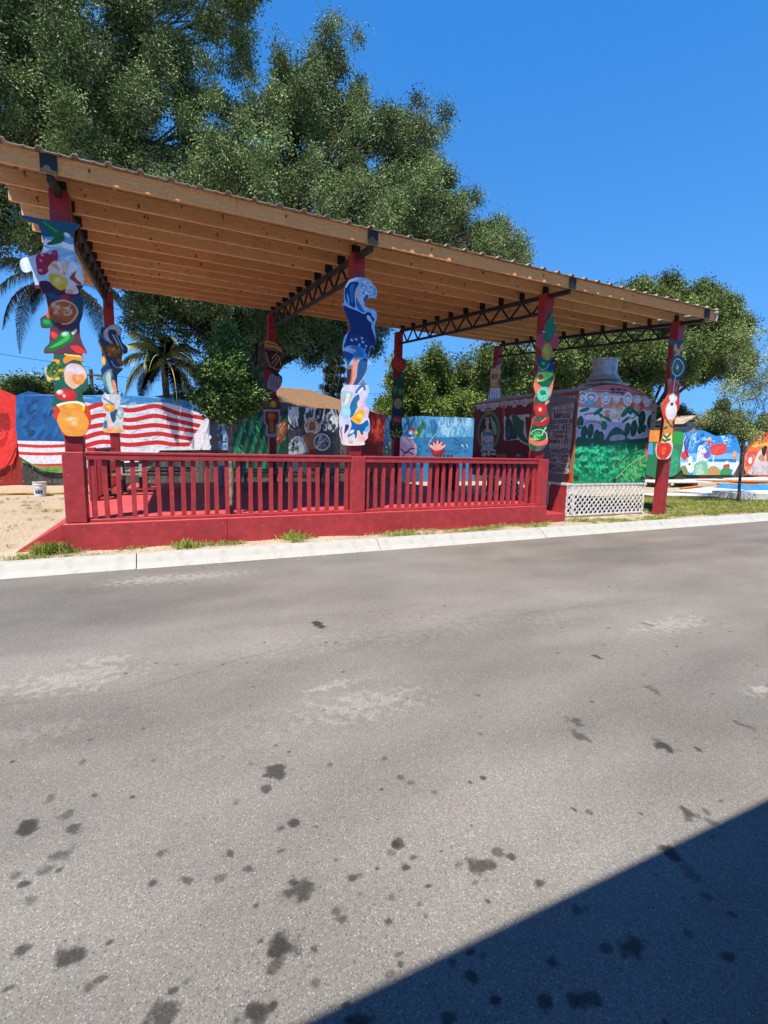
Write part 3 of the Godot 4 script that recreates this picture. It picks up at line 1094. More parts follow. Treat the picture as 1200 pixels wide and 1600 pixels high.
# A tree: trunk with limbs to every lobe, and a crown of leaf clumps gathered in small uneven tufts.
func tree(called: String, label: String, category: String, at: Vector3, trunk: Array, lobes: Array, count: int, leaf: Mesh, tones: Array, o := {}) -> Node3D:
	var r := RandomNumberGenerator.new()
	r.seed = o.get("seed", 11)
	var t := thing(called, label, category, at, 0.0, o.get("group", ""))
	var st := SurfaceTool.new()
	st.begin(Mesh.PRIMITIVE_TRIANGLES)
	var rad: float = trunk[0]
	var fork: Vector3 = trunk[1]
	tube(st, [Vector3(0, -0.1, 0), Vector3(0, 0.25, 0), fork * 0.4 + Vector3(r.randfn(), 0, r.randfn()) * rad * 0.3, fork * 0.75 + Vector3(r.randfn(), 0, r.randfn()) * rad * 0.3, fork], [rad * 1.5, rad * 1.1, rad * 0.95, rad * 0.85, rad * 0.75], 10)
	for l in lobes:
		var c: Vector3 = l[0]
		var rr: Vector3 = l[1]
		var from := fork * r.randf_range(0.75, 1.0) if l.size() < 3 else fork * 0.5
		var mid := from.lerp(c, 0.5) + Vector3(r.randfn() * 0.12, 0.1, r.randfn() * 0.12) * c.distance_to(from)
		var w: float = rad * clampf(0.2 + 0.01 * rr.length() / maxf(rad, 0.05), 0.15, 0.36)
		tube(st, [from, from.lerp(mid, 0.5) + Vector3(0, 0.1 * rad, 0), mid, mid.lerp(c, 0.6), c], [w, w * 0.8, w * 0.6, w * 0.42, w * 0.25], 6)
		for i in o.get("twigs", 6):
			var e := c + Vector3(r.randfn(), r.randfn() * 0.8 + 0.2, r.randfn()).limit_length(1.5) * rr * 0.5
			var s := mid.lerp(c, r.randf_range(0.2, 1.0))
			tube(st, [s, s.lerp(e, 0.5) + Vector3(r.randfn(), r.randfn(), r.randfn()) * 0.08 * s.distance_to(e), e], [w * 0.32, w * 0.2, w * 0.07], 5)
	part("trunk", st.commit(), o.get("bark", M.bark), t)
	var tufts := []
	var total := 0.0
	for l in lobes:
		var rr: Vector3 = l[1]
		var size := pow(rr.x * rr.y * rr.z, 1.0 / 3.0)
		var k: int = o.get("tufts", 16)
		for i in k:
			var d := Vector3(r.randfn(), r.randfn(), r.randfn()).normalized()
			var q: Vector3 = l[0] + d * rr * pow(r.randf(), 0.4) * 0.95
			var s := size * r.randf_range(o.get("tuft_lo", 0.14), o.get("tuft_hi", 0.34))
			total += s * s
			tufts.append([q, s, total, r.randf_range(0.6, 1.35)])
	var where := []
	var tint := []
	var holes := noise(o.get("hole", 0.5), 2, FastNoiseLite.TYPE_SIMPLEX_SMOOTH, o.get("seed", 11))
	var thin: float = o.get("thin", -0.25)
	var stretch: Vector3 = o.get("stretch", Vector3(1.15, 0.9, 1.15))
	var size0: float = o.get("leaf_scale", 1.0)
	while where.size() < count:
		var x := r.randf() * total
		var a := 0
		var b := tufts.size() - 1
		while a < b:
			var h := (a + b) / 2
			if tufts[h][2] < x: a = h + 1
			else: b = h
		var f: Array = tufts[a]
		var d := Vector3(r.randfn(), r.randfn(), r.randfn()).normalized() * pow(r.randf(), 0.55)
		var p: Vector3 = f[0] + d * f[1] * stretch
		if holes.get_noise_3dv(p + at) < thin and r.randf() < 0.9: continue
		var s := size0 * r.randf_range(0.7, 1.3)
		where.append(Transform3D(Basis.from_euler(Vector3(r.randfn() * 0.5, r.randf() * TAU, r.randfn() * 0.5)).scaled(Vector3.ONE * s), p))
		var c0: Color = tones[r.randi() % tones.size()]
		tint.append(Color(c0.r * f[3], c0.g * f[3], c0.b * f[3]) * r.randf_range(0.75, 1.25))
	scatter("crown", leaf, o.get("leaf_mat", M.leaf), where, tint, t)
	return t

func scatter(called: String, m: Mesh, material: Material, where: Array, tint: Array, parent: Node) -> MultiMeshInstance3D:
	var mm := MultiMesh.new()
	mm.transform_format = MultiMesh.TRANSFORM_3D
	mm.use_colors = not tint.is_empty()
	mm.mesh = m
	mm.instance_count = where.size()
	for i in where.size():
		mm.set_instance_transform(i, where[i])
		if mm.use_colors: mm.set_instance_color(i, tint[i])
	var o := MultiMeshInstance3D.new()
	o.name = called if parent != self else numbered(called)
	o.multimesh = mm
	o.material_override = material
	parent.add_child(o, true)
	o.set_meta("kind", "stuff")
	return o

# A feather palm frond that starts at the origin, rises along +x and arches over; leaflets hang from both sides of the rib.
func frond_mesh(leng: float, arch: float, leaflet: float, hang: float, seed_: int) -> Mesh:
	var r := RandomNumberGenerator.new()
	r.seed = seed_
	var rib := []
	var rad := []
	for i in 9:
		var t := i / 8.0
		rib.append(Vector3(leng * (t - 0.12 * t * t), leng * (0.55 * t - arch * t * t), 0))
		rad.append(lerpf(0.03, 0.006, t))
	var st := SurfaceTool.new()
	st.begin(Mesh.PRIMITIVE_TRIANGLES)
	tube(st, rib, rad, 5)
	var n := 96
	for i in range(8, n):
		var t := float(i) / n
		var k := t * 8.0
		var a: Vector3 = rib[int(k)]
		var b: Vector3 = rib[mini(int(k) + 1, 8)]
		var p := a.lerp(b, k - int(k))
		var d := (b - a).normalized() if b != a else Vector3(1, -1, 0).normalized()
		for s in [-1, 1]:
			var l: float = leaflet * sin(PI * clampf(t * 0.85 + 0.12, 0, 1)) * r.randf_range(0.8, 1.15)
			var out := (d * 0.6 + Vector3(0, 0.25 - hang * r.randf_range(0.2, 0.6), s * 1.0)).normalized()
			var tip := p + out * l * 0.6 + Vector3(0, -hang * l * 0.75, 0) + d * l * 0.15
			var mid := p + out * l * 0.5
			var w := d * 0.013
			var nn := (mid - p).cross(w).normalized()
			for q in [[p - w, mid - w, mid + w], [p - w, mid + w, p + w], [mid - w, tip, mid + w]]:
				for v in q:
					st.set_normal(nn)
					st.set_uv(Vector2.ZERO)
					st.add_vertex(v)
	return st.commit()

func palm(label: String, at: Vector3, height: float, fronds: int, leng: float, dead: Array, seed_: int) -> void:
	var r := RandomNumberGenerator.new()
	r.seed = seed_
	var t := thing("palm_tree", label, "palm tree", at)
	var pts := []
	var rad := []
	for i in 24:
		pts.append(Vector3(sin(i * 0.2) * 0.05, height * i / 23.0, 0))
		rad.append((0.15 if i % 2 else 0.138) * lerpf(1.15, 0.8, i / 23.0))
	part("trunk", tube_mesh(pts, rad, 10), M.palm_bark, t)
	var kinds := []
	for i in 3: kinds.append([frond_mesh(leng * (0.9 + 0.1 * i), 0.62 + 0.2 * i, 0.62, 0.75, 5 + i), i])
	for i in fronds:
		var lift := float(i) / fronds
		var k: Array = kinds[0 if lift > 0.6 else 1 if lift > 0.3 else 2]
		var f := part("frond", k[0], [M.frond, M.frond, M.frond_old][k[1]], t, Vector3(pts[23].x, height - 0.05 + 0.25 * lift, 0))
		f.rotation = Vector3(0, i * 2.4 + r.randf() * 0.3, lerpf(-0.55, 0.75, lift))
	for d in dead:
		var f := part("frond", kinds[1][0], M.frond_dead, t, Vector3(0, height - 0.15, 0))
		f.rotation = Vector3(0, d, -0.5)
		f.set_meta("label", "dry brown frond hanging down")

# ------------------------------------------------------------------ materials
func make_materials() -> void:
	var fine := noise(0.02, 5)
	var red_tex := noise_map(noise(0.012, 5, FastNoiseLite.TYPE_SIMPLEX_SMOOTH, 3), [[0.0, Color(0.74, 0.74, 0.78)], [0.35, Color(0.90, 0.90, 0.91)], [0.62, Color(0.94, 0.94, 0.94)], [0.72, Color(1, 1, 1)], [1.0, Color(1, 1, 1)]], 512)
	var bump := noise_map(fine, [], 256, 3.0)
	var wood := Image.create_empty(1024, 256, false, Image.FORMAT_RGBA8)
	var nw := noise(0.006, 4, FastNoiseLite.TYPE_SIMPLEX_SMOOTH, 9)
	var nf := noise(0.05, 3, FastNoiseLite.TYPE_SIMPLEX_SMOOTH, 4)
	var knots := []
	rng.seed = 5
	for i in 26: knots.append(Vector3(rng.randf() * 1024, rng.randf() * 256, rng.randf_range(3, 7)))
	for y in 256:
		for x in 1024:
			var ring := 0.0
			var dark := 0.0
			for k in knots:
				var dx: float = absf(x - k.x)
				if dx > 90: continue
				var dy: float = y - k.y
				var d := sqrt(dx * dx * 0.25 + dy * dy)
				ring += signf(dy) * exp(-d / 16.0) * 9.0
				if dx * dx + dy * dy < k.z * k.z * 1.6: dark = maxf(dark, 1.0 - sqrt(dx * dx + dy * dy) / (k.z * 1.3))
			var g := sin((y + ring + nw.get_noise_2d(x, y * 3.0) * 26.0) * 0.42) * 0.5 + 0.5
			var f := nf.get_noise_2d(x * 0.12, y * 2.0)
			var c := Color(0.95, 0.81, 0.63).lerp(Color(0.85, 0.67, 0.48), g * 0.5 + f * 0.35)
			c = c.lerp(Color(0.25, 0.12, 0.06), clampf(dark * 1.3, 0, 0.85))
			wood.set_pixel(x, y, c)
	var wood_tex := ImageTexture.create_from_image(wood)
	var coat := noise(0.012, 5, FastNoiseLite.TYPE_SIMPLEX_SMOOTH, 3).get_seamless_image(768, 768)
	coat.convert(Image.FORMAT_RGB8)
	for y in 768:
		for x in 768:
			var g := lerpf(0.84, 1.0, coat.get_pixel(x, y).r)
			coat.set_pixel(x, y, Color(0.715 * g, 0.238 * g, 0.266 * g))
	rng.seed = 17
	for i in 70:                                   # chips down to the primer, scuffs and thin drips
		var x := rng.randi_range(4, 750)
		var y := rng.randi_range(4, 740)
		var c := Color(0.80, 0.62, 0.60) if i % 3 == 0 else Color(0.50, 0.15, 0.18) if i % 3 == 1 else Color(0.80, 0.36, 0.37)
		for k in rng.randi_range(1, 4):
			coat.fill_rect(Rect2i(x + rng.randi_range(-3, 3), y + rng.randi_range(-3, 3), rng.randi_range(1, 4) if i % 3 != 2 else rng.randi_range(3, 14), rng.randi_range(1, 4) if i % 3 != 1 else rng.randi_range(2, 12)), c)
	M.red = relief(mat(Color(1, 1, 1), 0.5, ImageTexture.create_from_image(coat), 0.55), bump, 0.25)
	M.red_deck = relief(mat(Color(0.72, 0.21, 0.24), 0.6, red_tex, 0.9), bump, 0.4)
	M.post_red = relief(mat(Color(0.64, 0.185, 0.215), 0.42, red_tex, 0.6), bump, 0.12)
	M.pine = mat(Color(1, 0.97, 0.93), 0.75, wood_tex, 0.55)
	M.pine.uv1_scale = Vector3(0.42, 1.0, 1.0)
	M.black = mat(Color(0.10, 0.10, 0.105), 0.6)
	M.black.albedo_color = lin(0.012, 0.012, 0.013)
	M.roof = mat(lin(0.58, 0.51, 0.44), 0.6, noise_map(noise(0.01, 5, FastNoiseLite.TYPE_SIMPLEX_SMOOTH, 8), [[0.0, Color(0.7, 0.68, 0.64)], [1.0, Color(1, 1, 1)]], 256), 0.5)
	M.roof.metallic = 0.2
	M.white = mat(lin(0.78, 0.78, 0.77), 0.6, red_tex, 0.8)
	M.plywood = mat(lin(0.42, 0.30, 0.19), 0.8, wood_tex, 1.0)
	M.plank_grey = mat(Color(0.42, 0.42, 0.40), 0.9, noise_map(noise(0.03, 4), [[0.0, Color(0.5, 0.5, 0.5)], [1.0, Color(1, 1, 1)]], 256), 1.4)
	M.plank_red = mat(Color(0.62, 0.16, 0.12), 0.8, red_tex, 1.4)
	M.table = mat(lin(0.36, 0.35, 0.32), 0.85, M.plank_grey.albedo_texture, 2.0)
	M.table.albedo_color = Color(0.62, 0.62, 0.60)
	M.kerb = relief(mat(lin(0.405, 0.415, 0.405), 0.85, noise_map(noise(0.012, 6, FastNoiseLite.TYPE_SIMPLEX_SMOOTH, 21), [[0.0, Color(0.84, 0.84, 0.82)], [0.38, Color(0.96, 0.96, 0.96)], [1.0, Color(1, 1, 1)]], 512), 0.8), bump, 0.15)
	M.leaf = leaf_mat(0.5, Color(0.16, 0.21, 0.05))
	M.leaf_soft = leaf_mat(0.6, Color(0.16, 0.2, 0.04))
	M.litter = leaf_mat(0.8, Color(0.05, 0.04, 0.02))
	M.grass = leaf_mat(0.7, Color(0.2, 0.24, 0.05))
	var bark_tex := noise_map(noise(0.03, 5, FastNoiseLite.TYPE_CELLULAR, 2), [[0.0, Color(0.45, 0.42, 0.38)], [1.0, Color(1, 1, 1)]], 256)
	M.bark = relief(mat(lin(0.20, 0.17, 0.14), 0.95, bark_tex, 0.8), bump, 1.5)
	M.bark_pale = relief(mat(lin(0.52, 0.48, 0.42), 0.9, bark_tex, 1.5), bump, 0.8)
	M.palm_bark = relief(mat(lin(0.26, 0.21, 0.16), 0.95, bark_tex, 1.2), bump, 1.0)
	M.frond = leaf_mat(0.45, Color(0.12, 0.16, 0.03))
	M.frond.vertex_color_use_as_albedo = false
	M.frond.albedo_color = lin(0.27, 0.33, 0.15)
	M.frond_old = M.frond.duplicate()
	M.frond_old.albedo_color = lin(0.36, 0.36, 0.12)
	M.frond_dead = M.frond.duplicate()
	M.frond_dead.albedo_color = lin(0.26, 0.15, 0.09)
	M.steel = mat(Color(0.84, 0.845, 0.85), 0.34, noise_map(noise(0.02, 4, FastNoiseLite.TYPE_SIMPLEX_SMOOTH, 6), [[0.0, Color(0.72, 0.72, 0.72)], [1.0, Color(1, 1, 1)]], 256), 1.0)
	M.steel.metallic = 0.35
	M.shingle = relief(mat(lin(0.44, 0.28, 0.17), 0.95, noise_map(noise(0.09, 3, FastNoiseLite.TYPE_CELLULAR, 12), [[0.0, Color(0.6, 0.56, 0.52)], [1.0, Color(1, 1, 1)]], 512), 0.3), bump, 1.0)
	M.stucco = mat(lin(0.52, 0.46, 0.38), 0.9, red_tex, 0.5)
	M.sheet = mat(lin(0.74, 0.74, 0.72), 0.7, red_tex, 0.7)
	M.tarp = relief(mat(lin(0.03, 0.20, 0.62), 0.5), bump, 1.5)
	M.yellow_board = mat(lin(0.58, 0.50, 0.22), 0.8, wood_tex, 1.0)
	M.orange_wood = mat(lin(0.55, 0.34, 0.16), 0.8, wood_tex, 0.8)
	M.paper = mat(Color(0.74, 0.72, 0.70), 0.8, red_tex, 1.0)
	M.ink = mat(Color(0.03, 0.03, 0.04), 0.8)
	M.ink_red = mat(Color(0.35, 0.05, 0.06), 0.8)

# ------------------------------------------------------------------ the lane
const STAINS := "1.51 5.88 3 3; 1.45 5.89 2 2; 0.65 5.68 4 4; 0.61 5.73 3 3; 0.68 5.55 3 4; 0.50 5.47 5 6; 0.51 5.72 2 2; 0.55 5.77 2 2; 1.00 5.83 2 2; 1.25 5.94 2 2; 1.30 6.03 2 2; 1.20 6.03 2 2; 1.09 5.99 2 2; 1.46 6.20 6 5; 1.44 6.16 2 2; 1.65 6.23 3 2; 1.55 6.33 2 2; 1.56 6.36 2 2; 1.70 6.43 2 2; 1.75 6.36 2 2; 2.13 6.38 5 5; 2.06 6.43 2 1; 2.22 6.36 3 3; 2.26 6.40 2 2; 1.87 6.16 3 3; 1.83 6.19 2 2; 1.85 6.27 2 2; 1.83 6.42 1 1; 1.89 6.37 2 1; 1.65 6.30 1 1; 1.35 6.36 6 4; 1.32 6.42 4 3; 1.29 6.32 2 1; 1.42 6.46 2 1; 1.42 6.51 2 2; 0.74 6.12 5 4; 0.60 6.05 3 3; 0.85 6.13 1 1; 0.59 6.16 2 1; 0.84 6.24 2 1; 1.15 6.41 1 1; 1.03 6.36 2 1; 1.00 6.42 6 4; 1.07 6.35 2 1; 1.25 6.52 5 3; 1.69 6.54 2 1; 1.64 6.58 2 1; 3.15 6.54 4 4; 3.24 6.56 2 3; 3.20 6.61 2 3; 2.21 6.20 1 1; 2.44 5.97 2 2; 2.36 5.97 1 1; 0.73 5.37 2 2; 0.55 5.31 2 3; 0.64 5.45 3 4; 0.59 5.86 2 2; 1.90 6.63 2 1; 1.86 6.69 2 2; 1.93 6.65 2 1; 2.10 6.86 3 2; 2.02 6.83 3 2; 1.89 6.77 2 1; 2.33 6.66 2 2; 2.87 6.65 4 5; 2.85 6.74 4 4; 2.81 6.82 2 2; 2.32 6.80 3 2; 2.39 6.83 5 4; 2.12 6.76 2 2; 1.74 6.75 3 2; 1.51 6.66 4 3; 1.48 6.60 2 1; 2.66 6.98 3 2; 2.82 6.90 2 2; 2.15 6.88 4 3; 2.30 3.72 5 11; 5.19 4.85 3 6; 2.89 5.31 2 3; 4.13 5.19 3 5; 2.36 5.98 1 1; 3.25 5.79 4 5; 3.16 5.91 4 6; 3.52 6.16 5 7; 4.06 5.72 4 7; 4.17 6.23 3 5; 3.68 6.26 2 3; 2.09 5.86 2 2; 2.06 5.81 2 2; 1.62 6.13 1 1; 1.75 6.23 1 1; 1.90 6.24 2 1; 2.02 6.26 1 1; 2.05 6.34 2 1; 2.07 6.26 1 1; 2.06 6.51 1 1; 2.28 6.53 2 2; 1.45 5.63 3 3; 1.52 5.53 6 7; 2.05 5.65 2 2; 0.65 5.08 2 3; 1.31 5.67 2 2; 1.44 6.00 2 1; 1.60 5.94 1 1; 2.74 6.35 2 2; 2.69 6.31 1 2; 2.95 6.45 1 2; 2.17 5.97 2 2"
const DUST := "0.45 4.06 .42 .20 1; 0.66 3.82 .22 .08 1; 2.06 4.82 .2 .05 1; 2.17 5.12 .4 .18 .8; 5.44 4.93 .55 .18 1; 0.94 1.63 .6 .22 .9; 1.50 1.69 .6 .2 .8; 4.76 6.00 .12 .07 1; 1.93 4.09 .6 .2 .35; 4.75 4.40 .8 .16 .35; 3.19 4.06 .9 .4 .3; 1.42 5.17 .5 .25 .25; 0.2 4.7 .5 .15 .35"
const SEAMS := "-1.5,4.2 0.3,4.3 0.7,4.4 1.2,4.3 1.9,4.1 2.5,4.2 3.6,4.15; 3.7,4.1 4.5,4.2 5.5,4.3 6.9,4.4 9,4.3; 2.1,3.4 3.0,3.6 3.8,3.5 5,3.55; 7.5,0.9 7.5,3.1 8.9,4.0 10,4.4; 9.2,3.3 8.9,4.0"

func lane_uv(x: float, z: float) -> Vector2:      # finer towards the middle of the lane and its near side
	var u := 0.5 + asinh((x - 1.6) / 1.5) / 8.6
	var t := (clampf(z, 0.6, 8.1) - 0.6) / 7.5
	return Vector2(clampf(u, 0.002, 0.998), clampf(t * t, 0.002, 0.998))

func lane_at(u: float, v: float) -> Vector2:
	return Vector2(1.6 + 1.5 * sinh((u - 0.5) * 8.6), 0.6 + 7.5 * sqrt(v))

func build_lane() -> void:
	var w := 2048
	var h := 1024
	var tone := Image.create_empty(256, 160, false, Image.FORMAT_RGBA8)
	var n1 := noise(0.22, 4, FastNoiseLite.TYPE_SIMPLEX_SMOOTH, 31)
	var n2 := noise(0.9, 4, FastNoiseLite.TYPE_SIMPLEX_SMOOTH, 32)
	var n3 := noise(0.5, 3, FastNoiseLite.TYPE_SIMPLEX_SMOOTH, 33)
	for j in 160:
		for i in 256:
			var p := lane_at((i + 0.5) / 256, (j + 0.5) / 160)
			var g := 0.81 + 0.09 * n1.get_noise_2d(p.x, p.y * 2.0) + 0.08 * n2.get_noise_2d(p.x * 0.7, p.y * 1.6)
			g += 0.035 * n3.get_noise_2d(p.x * 0.25, p.y * 2.5)             # streaks along the lane
			g += 0.05 * exp(-pow((p.y - 3.7) / 0.5, 2)) - 0.10 * exp(-pow((p.y - 2.5) / 0.9, 2)) * smoothstep(2.5, 0.0, p.x)
			g -= 0.06 * smoothstep(4.0, 10.0, p.x) * exp(-pow((p.y - 2.6) / 1.4, 2))
			var warm := 0.0 + 0.02 * n1.get_noise_2d(p.x + 40, p.y) + 0.02 * smoothstep(3.0, 9.0, p.x)
			tone.set_pixel(i, j, Color(clampf(g + warm, 0, 1), clampf(g, 0, 1), clampf(g - warm * 0.7, 0, 1)))
	tone.resize(w, h, Image.INTERPOLATE_CUBIC)
	var n5 := noise(11.0, 4, FastNoiseLite.TYPE_SIMPLEX_SMOOTH, 35)
	var n4 := noise(3.0, 3, FastNoiseLite.TYPE_SIMPLEX_SMOOTH, 34)
	for row in DUST.split(";"):
		var f := row.strip_edges().split(" ")
		dab(tone, float(f[0]), float(f[1]), float(f[2]) * 1.15, float(f[3]) * 1.1, n5, func(c: Color, k: float, q: float) -> Color: return c.lerp(Color(1.0, 1.0, 0.99), smoothstep(0.15, 0.75, k * 0.8 + q * 0.7) * 0.95 * float(f[4])))
	for row in STAINS.split(";"):
		var f := row.strip_edges().split(" ")
		var deep := rng.randf_range(0.42, 0.62) if float(f[2]) > 4.5 else rng.randf_range(0.22, 0.5)
		dab(tone, float(f[0]), float(f[1]), float(f[2]) * 0.0100, float(f[3]) * 0.0102, noise(14.0, 3, FastNoiseLite.TYPE_SIMPLEX_SMOOTH, int(float(f[0]) * 100)), func(c: Color, k: float, q: float) -> Color: return c * (1.0 - deep * smoothstep(0.12, 0.62, k + q * 0.6)))
	rng.seed = 44
	for i in 260:                                  # small drips and grit all over the near side
		var x := rng.randf_range(-3.0, 6.5)
		var z := rng.randf_range(3.6, 7.9)
		var rr := rng.randf_range(0.006, 0.02)
		var deep := rng.randf_range(0.15, 0.5)
		dab(tone, x, z, rr, rr, n4, func(c: Color, k: float, _q: float) -> Color: return c * (1.0 - deep * smoothstep(0.1, 0.7, k)))
	for i in 120:
		var rr := rng.randf_range(0.004, 0.009)
		dab(tone, rng.randf_range(-3.0, 6.5), rng.randf_range(3.0, 7.9), rr, rr, n4, func(c: Color, k: float, _q: float) -> Color: return c.lerp(Color(1, 1, 0.97), smoothstep(0.0, 0.5, k) * 0.9))
	for row in SEAMS.split(";"):
		var p := splined(points(row.strip_edges()), false)
		for i in p.size() - 1:
			var l := p[i].distance_to(p[i + 1])
			for s in int(l / 0.03):
				var q := p[i].lerp(p[i + 1], s * 0.03 / l)
				var a := 0.03 + 0.10 * maxf(0.0, n2.get_noise_2d(q.x * 2.0, q.y * 2.0) + 0.3)
				dab(tone, q.x, q.y + n4.get_noise_2d(q.x, 0) * 0.05, 0.035, 0.018, n4, func(c: Color, k: float, _q: float) -> Color: return c * (1.0 - a * smoothstep(0.0, 0.8, k) * 0.5))
	var m := StandardMaterial3D.new()
	m.albedo_color = lin(0.53, 0.517, 0.50)
	m.albedo_texture = ImageTexture.create_from_image(aggregate())
	m.roughness = 0.88
	m.uv1_scale = Vector3(0.62, 0.62, 1)
	m.detail_enabled = true
	m.detail_albedo = ImageTexture.create_from_image(tone)
	m.detail_blend_mode = BaseMaterial3D.BLEND_MODE_MUL
	m.detail_uv_layer = BaseMaterial3D.DETAIL_UV_2
	relief(m, noise_map(noise(0.13, 3, FastNoiseLite.TYPE_CELLULAR, 42), [], 512, 4.0), 0.12)
	var xs := []
	for i in 97:
		xs.append(1.6 + 1.5 * sinh((i / 96.0 - 0.5) * 8.6))
	xs[0] = -300.0
	xs[96] = 300.0
	var zs := [0.97]
	for i in 40: zs.append(1.05 + i * 0.18)
	zs.append_array([9.0, 14.0, 40.0, 200.0])
	var st := SurfaceTool.new()
	st.begin(Mesh.PRIMITIVE_TRIANGLES)
	for j in zs.size():
		for i in xs.size():
			st.set_normal(Vector3.UP)
			st.set_uv(Vector2(xs[i], zs[j]))
			st.set_uv2(lane_uv(xs[i], zs[j]))
			st.set_tangent(Plane(1, 0, 0, 1))
			st.add_vertex(Vector3(xs[i], 0.0, zs[j]))
	for j in zs.size() - 1:
		for i in xs.size() - 1:
			var a: int = j * xs.size() + i
			var b: int = a + xs.size()
			for k in [a, a + 1, b + 1, a, b + 1, b]: st.add_index(k)
	structure(part("asphalt_road", st.commit(), m, self))

func aggregate() -> Image:                         # chippings set in bitumen, a tile that repeats
	var s := 1536
	var im := Image.create_empty(s, s, false, Image.FORMAT_RGB8)
	im.fill(Color(0.70, 0.695, 0.69))
	rng.seed = 46
	for i in 150000:
		var w := rng.randi_range(2, 5)
		var g := clampf(0.70 + rng.randfn() * 0.10, 0.30, 1.0)
		if rng.randf() < 0.03: g = rng.randf_range(0.9, 1.0)
		var t := rng.randf_range(-0.02, 0.03)
		var x := rng.randi_range(0, s - 1)
		var y := rng.randi_range(0, s - 1)
		var c := Color(g + t, g, g - t)
		for ox in ([0, -s] if x + w > s else [0]):
			for oy in ([0, -s] if y + w > s else [0]):
				im.fill_rect(Rect2i(x + ox, y + oy, w, rng.randi_range(2, 5)), c)
	return im

func dab(im: Image, x: float, z: float, rx: float, rz: float, n: FastNoiseLite, how: Callable) -> void:
	var a := lane_uv(x - rx * 1.5, z - rz * 1.5)
	var b := lane_uv(x + rx * 1.5, z + rz * 1.5)
	var w := im.get_width()
	var h := im.get_height()
	for j in range(maxi(0, int(a.y * h)), mini(h - 1, int(b.y * h) + 1)):
		for i in range(maxi(0, int(a.x * w)), mini(w - 1, int(b.x * w) + 1)):
			var p := lane_at((i + 0.5) / w, (j + 0.5) / h)
			var d := Vector2((p.x - x) / rx, (p.y - z) / rz).length()
			if d > 1.5: continue
			var q := n.get_noise_2d(p.x, p.y)
			var k := clampf(1.0 - d * (0.8 + 0.0 * q), 0.0, 1.0)
			im.set_pixel(i, j, change(how, im.get_pixel(i, j), k, q))

func change(how: Callable, c: Color, k: float, q: float) -> Color:
	var o: Color = how.call(c, k, q)
	o.a = 1.0
	return o

# ------------------------------------------------------------------ ground and kerb
func lushness(x: float, z: float, n: FastNoiseLite) -> float:      # 0 bare sand .. 1 lawn
	var q := n.get_noise_2d(x, z)
	var g := -0.25
	if x > 12.3: g = 0.40 + 0.2 * smoothstep(13.0, 16.0, x) - 0.55 * smoothstep(-2.6, -4.4, z) - 0.5 * smoothstep(0.3, 0.62, z)
	elif z > 0.18: g = 0.10 + 0.25 * exp(-pow((x + 0.25) / 0.35, 2)) + 0.14 * smoothstep(9.0, 10.5, x)
	elif x < -0.4: g = 0.06 if z > -7.0 else -0.3
	elif x > 8.4 and z > -0.5: g = 0.1
	return clampf(g + q * 0.65, 0.0, 1.0)

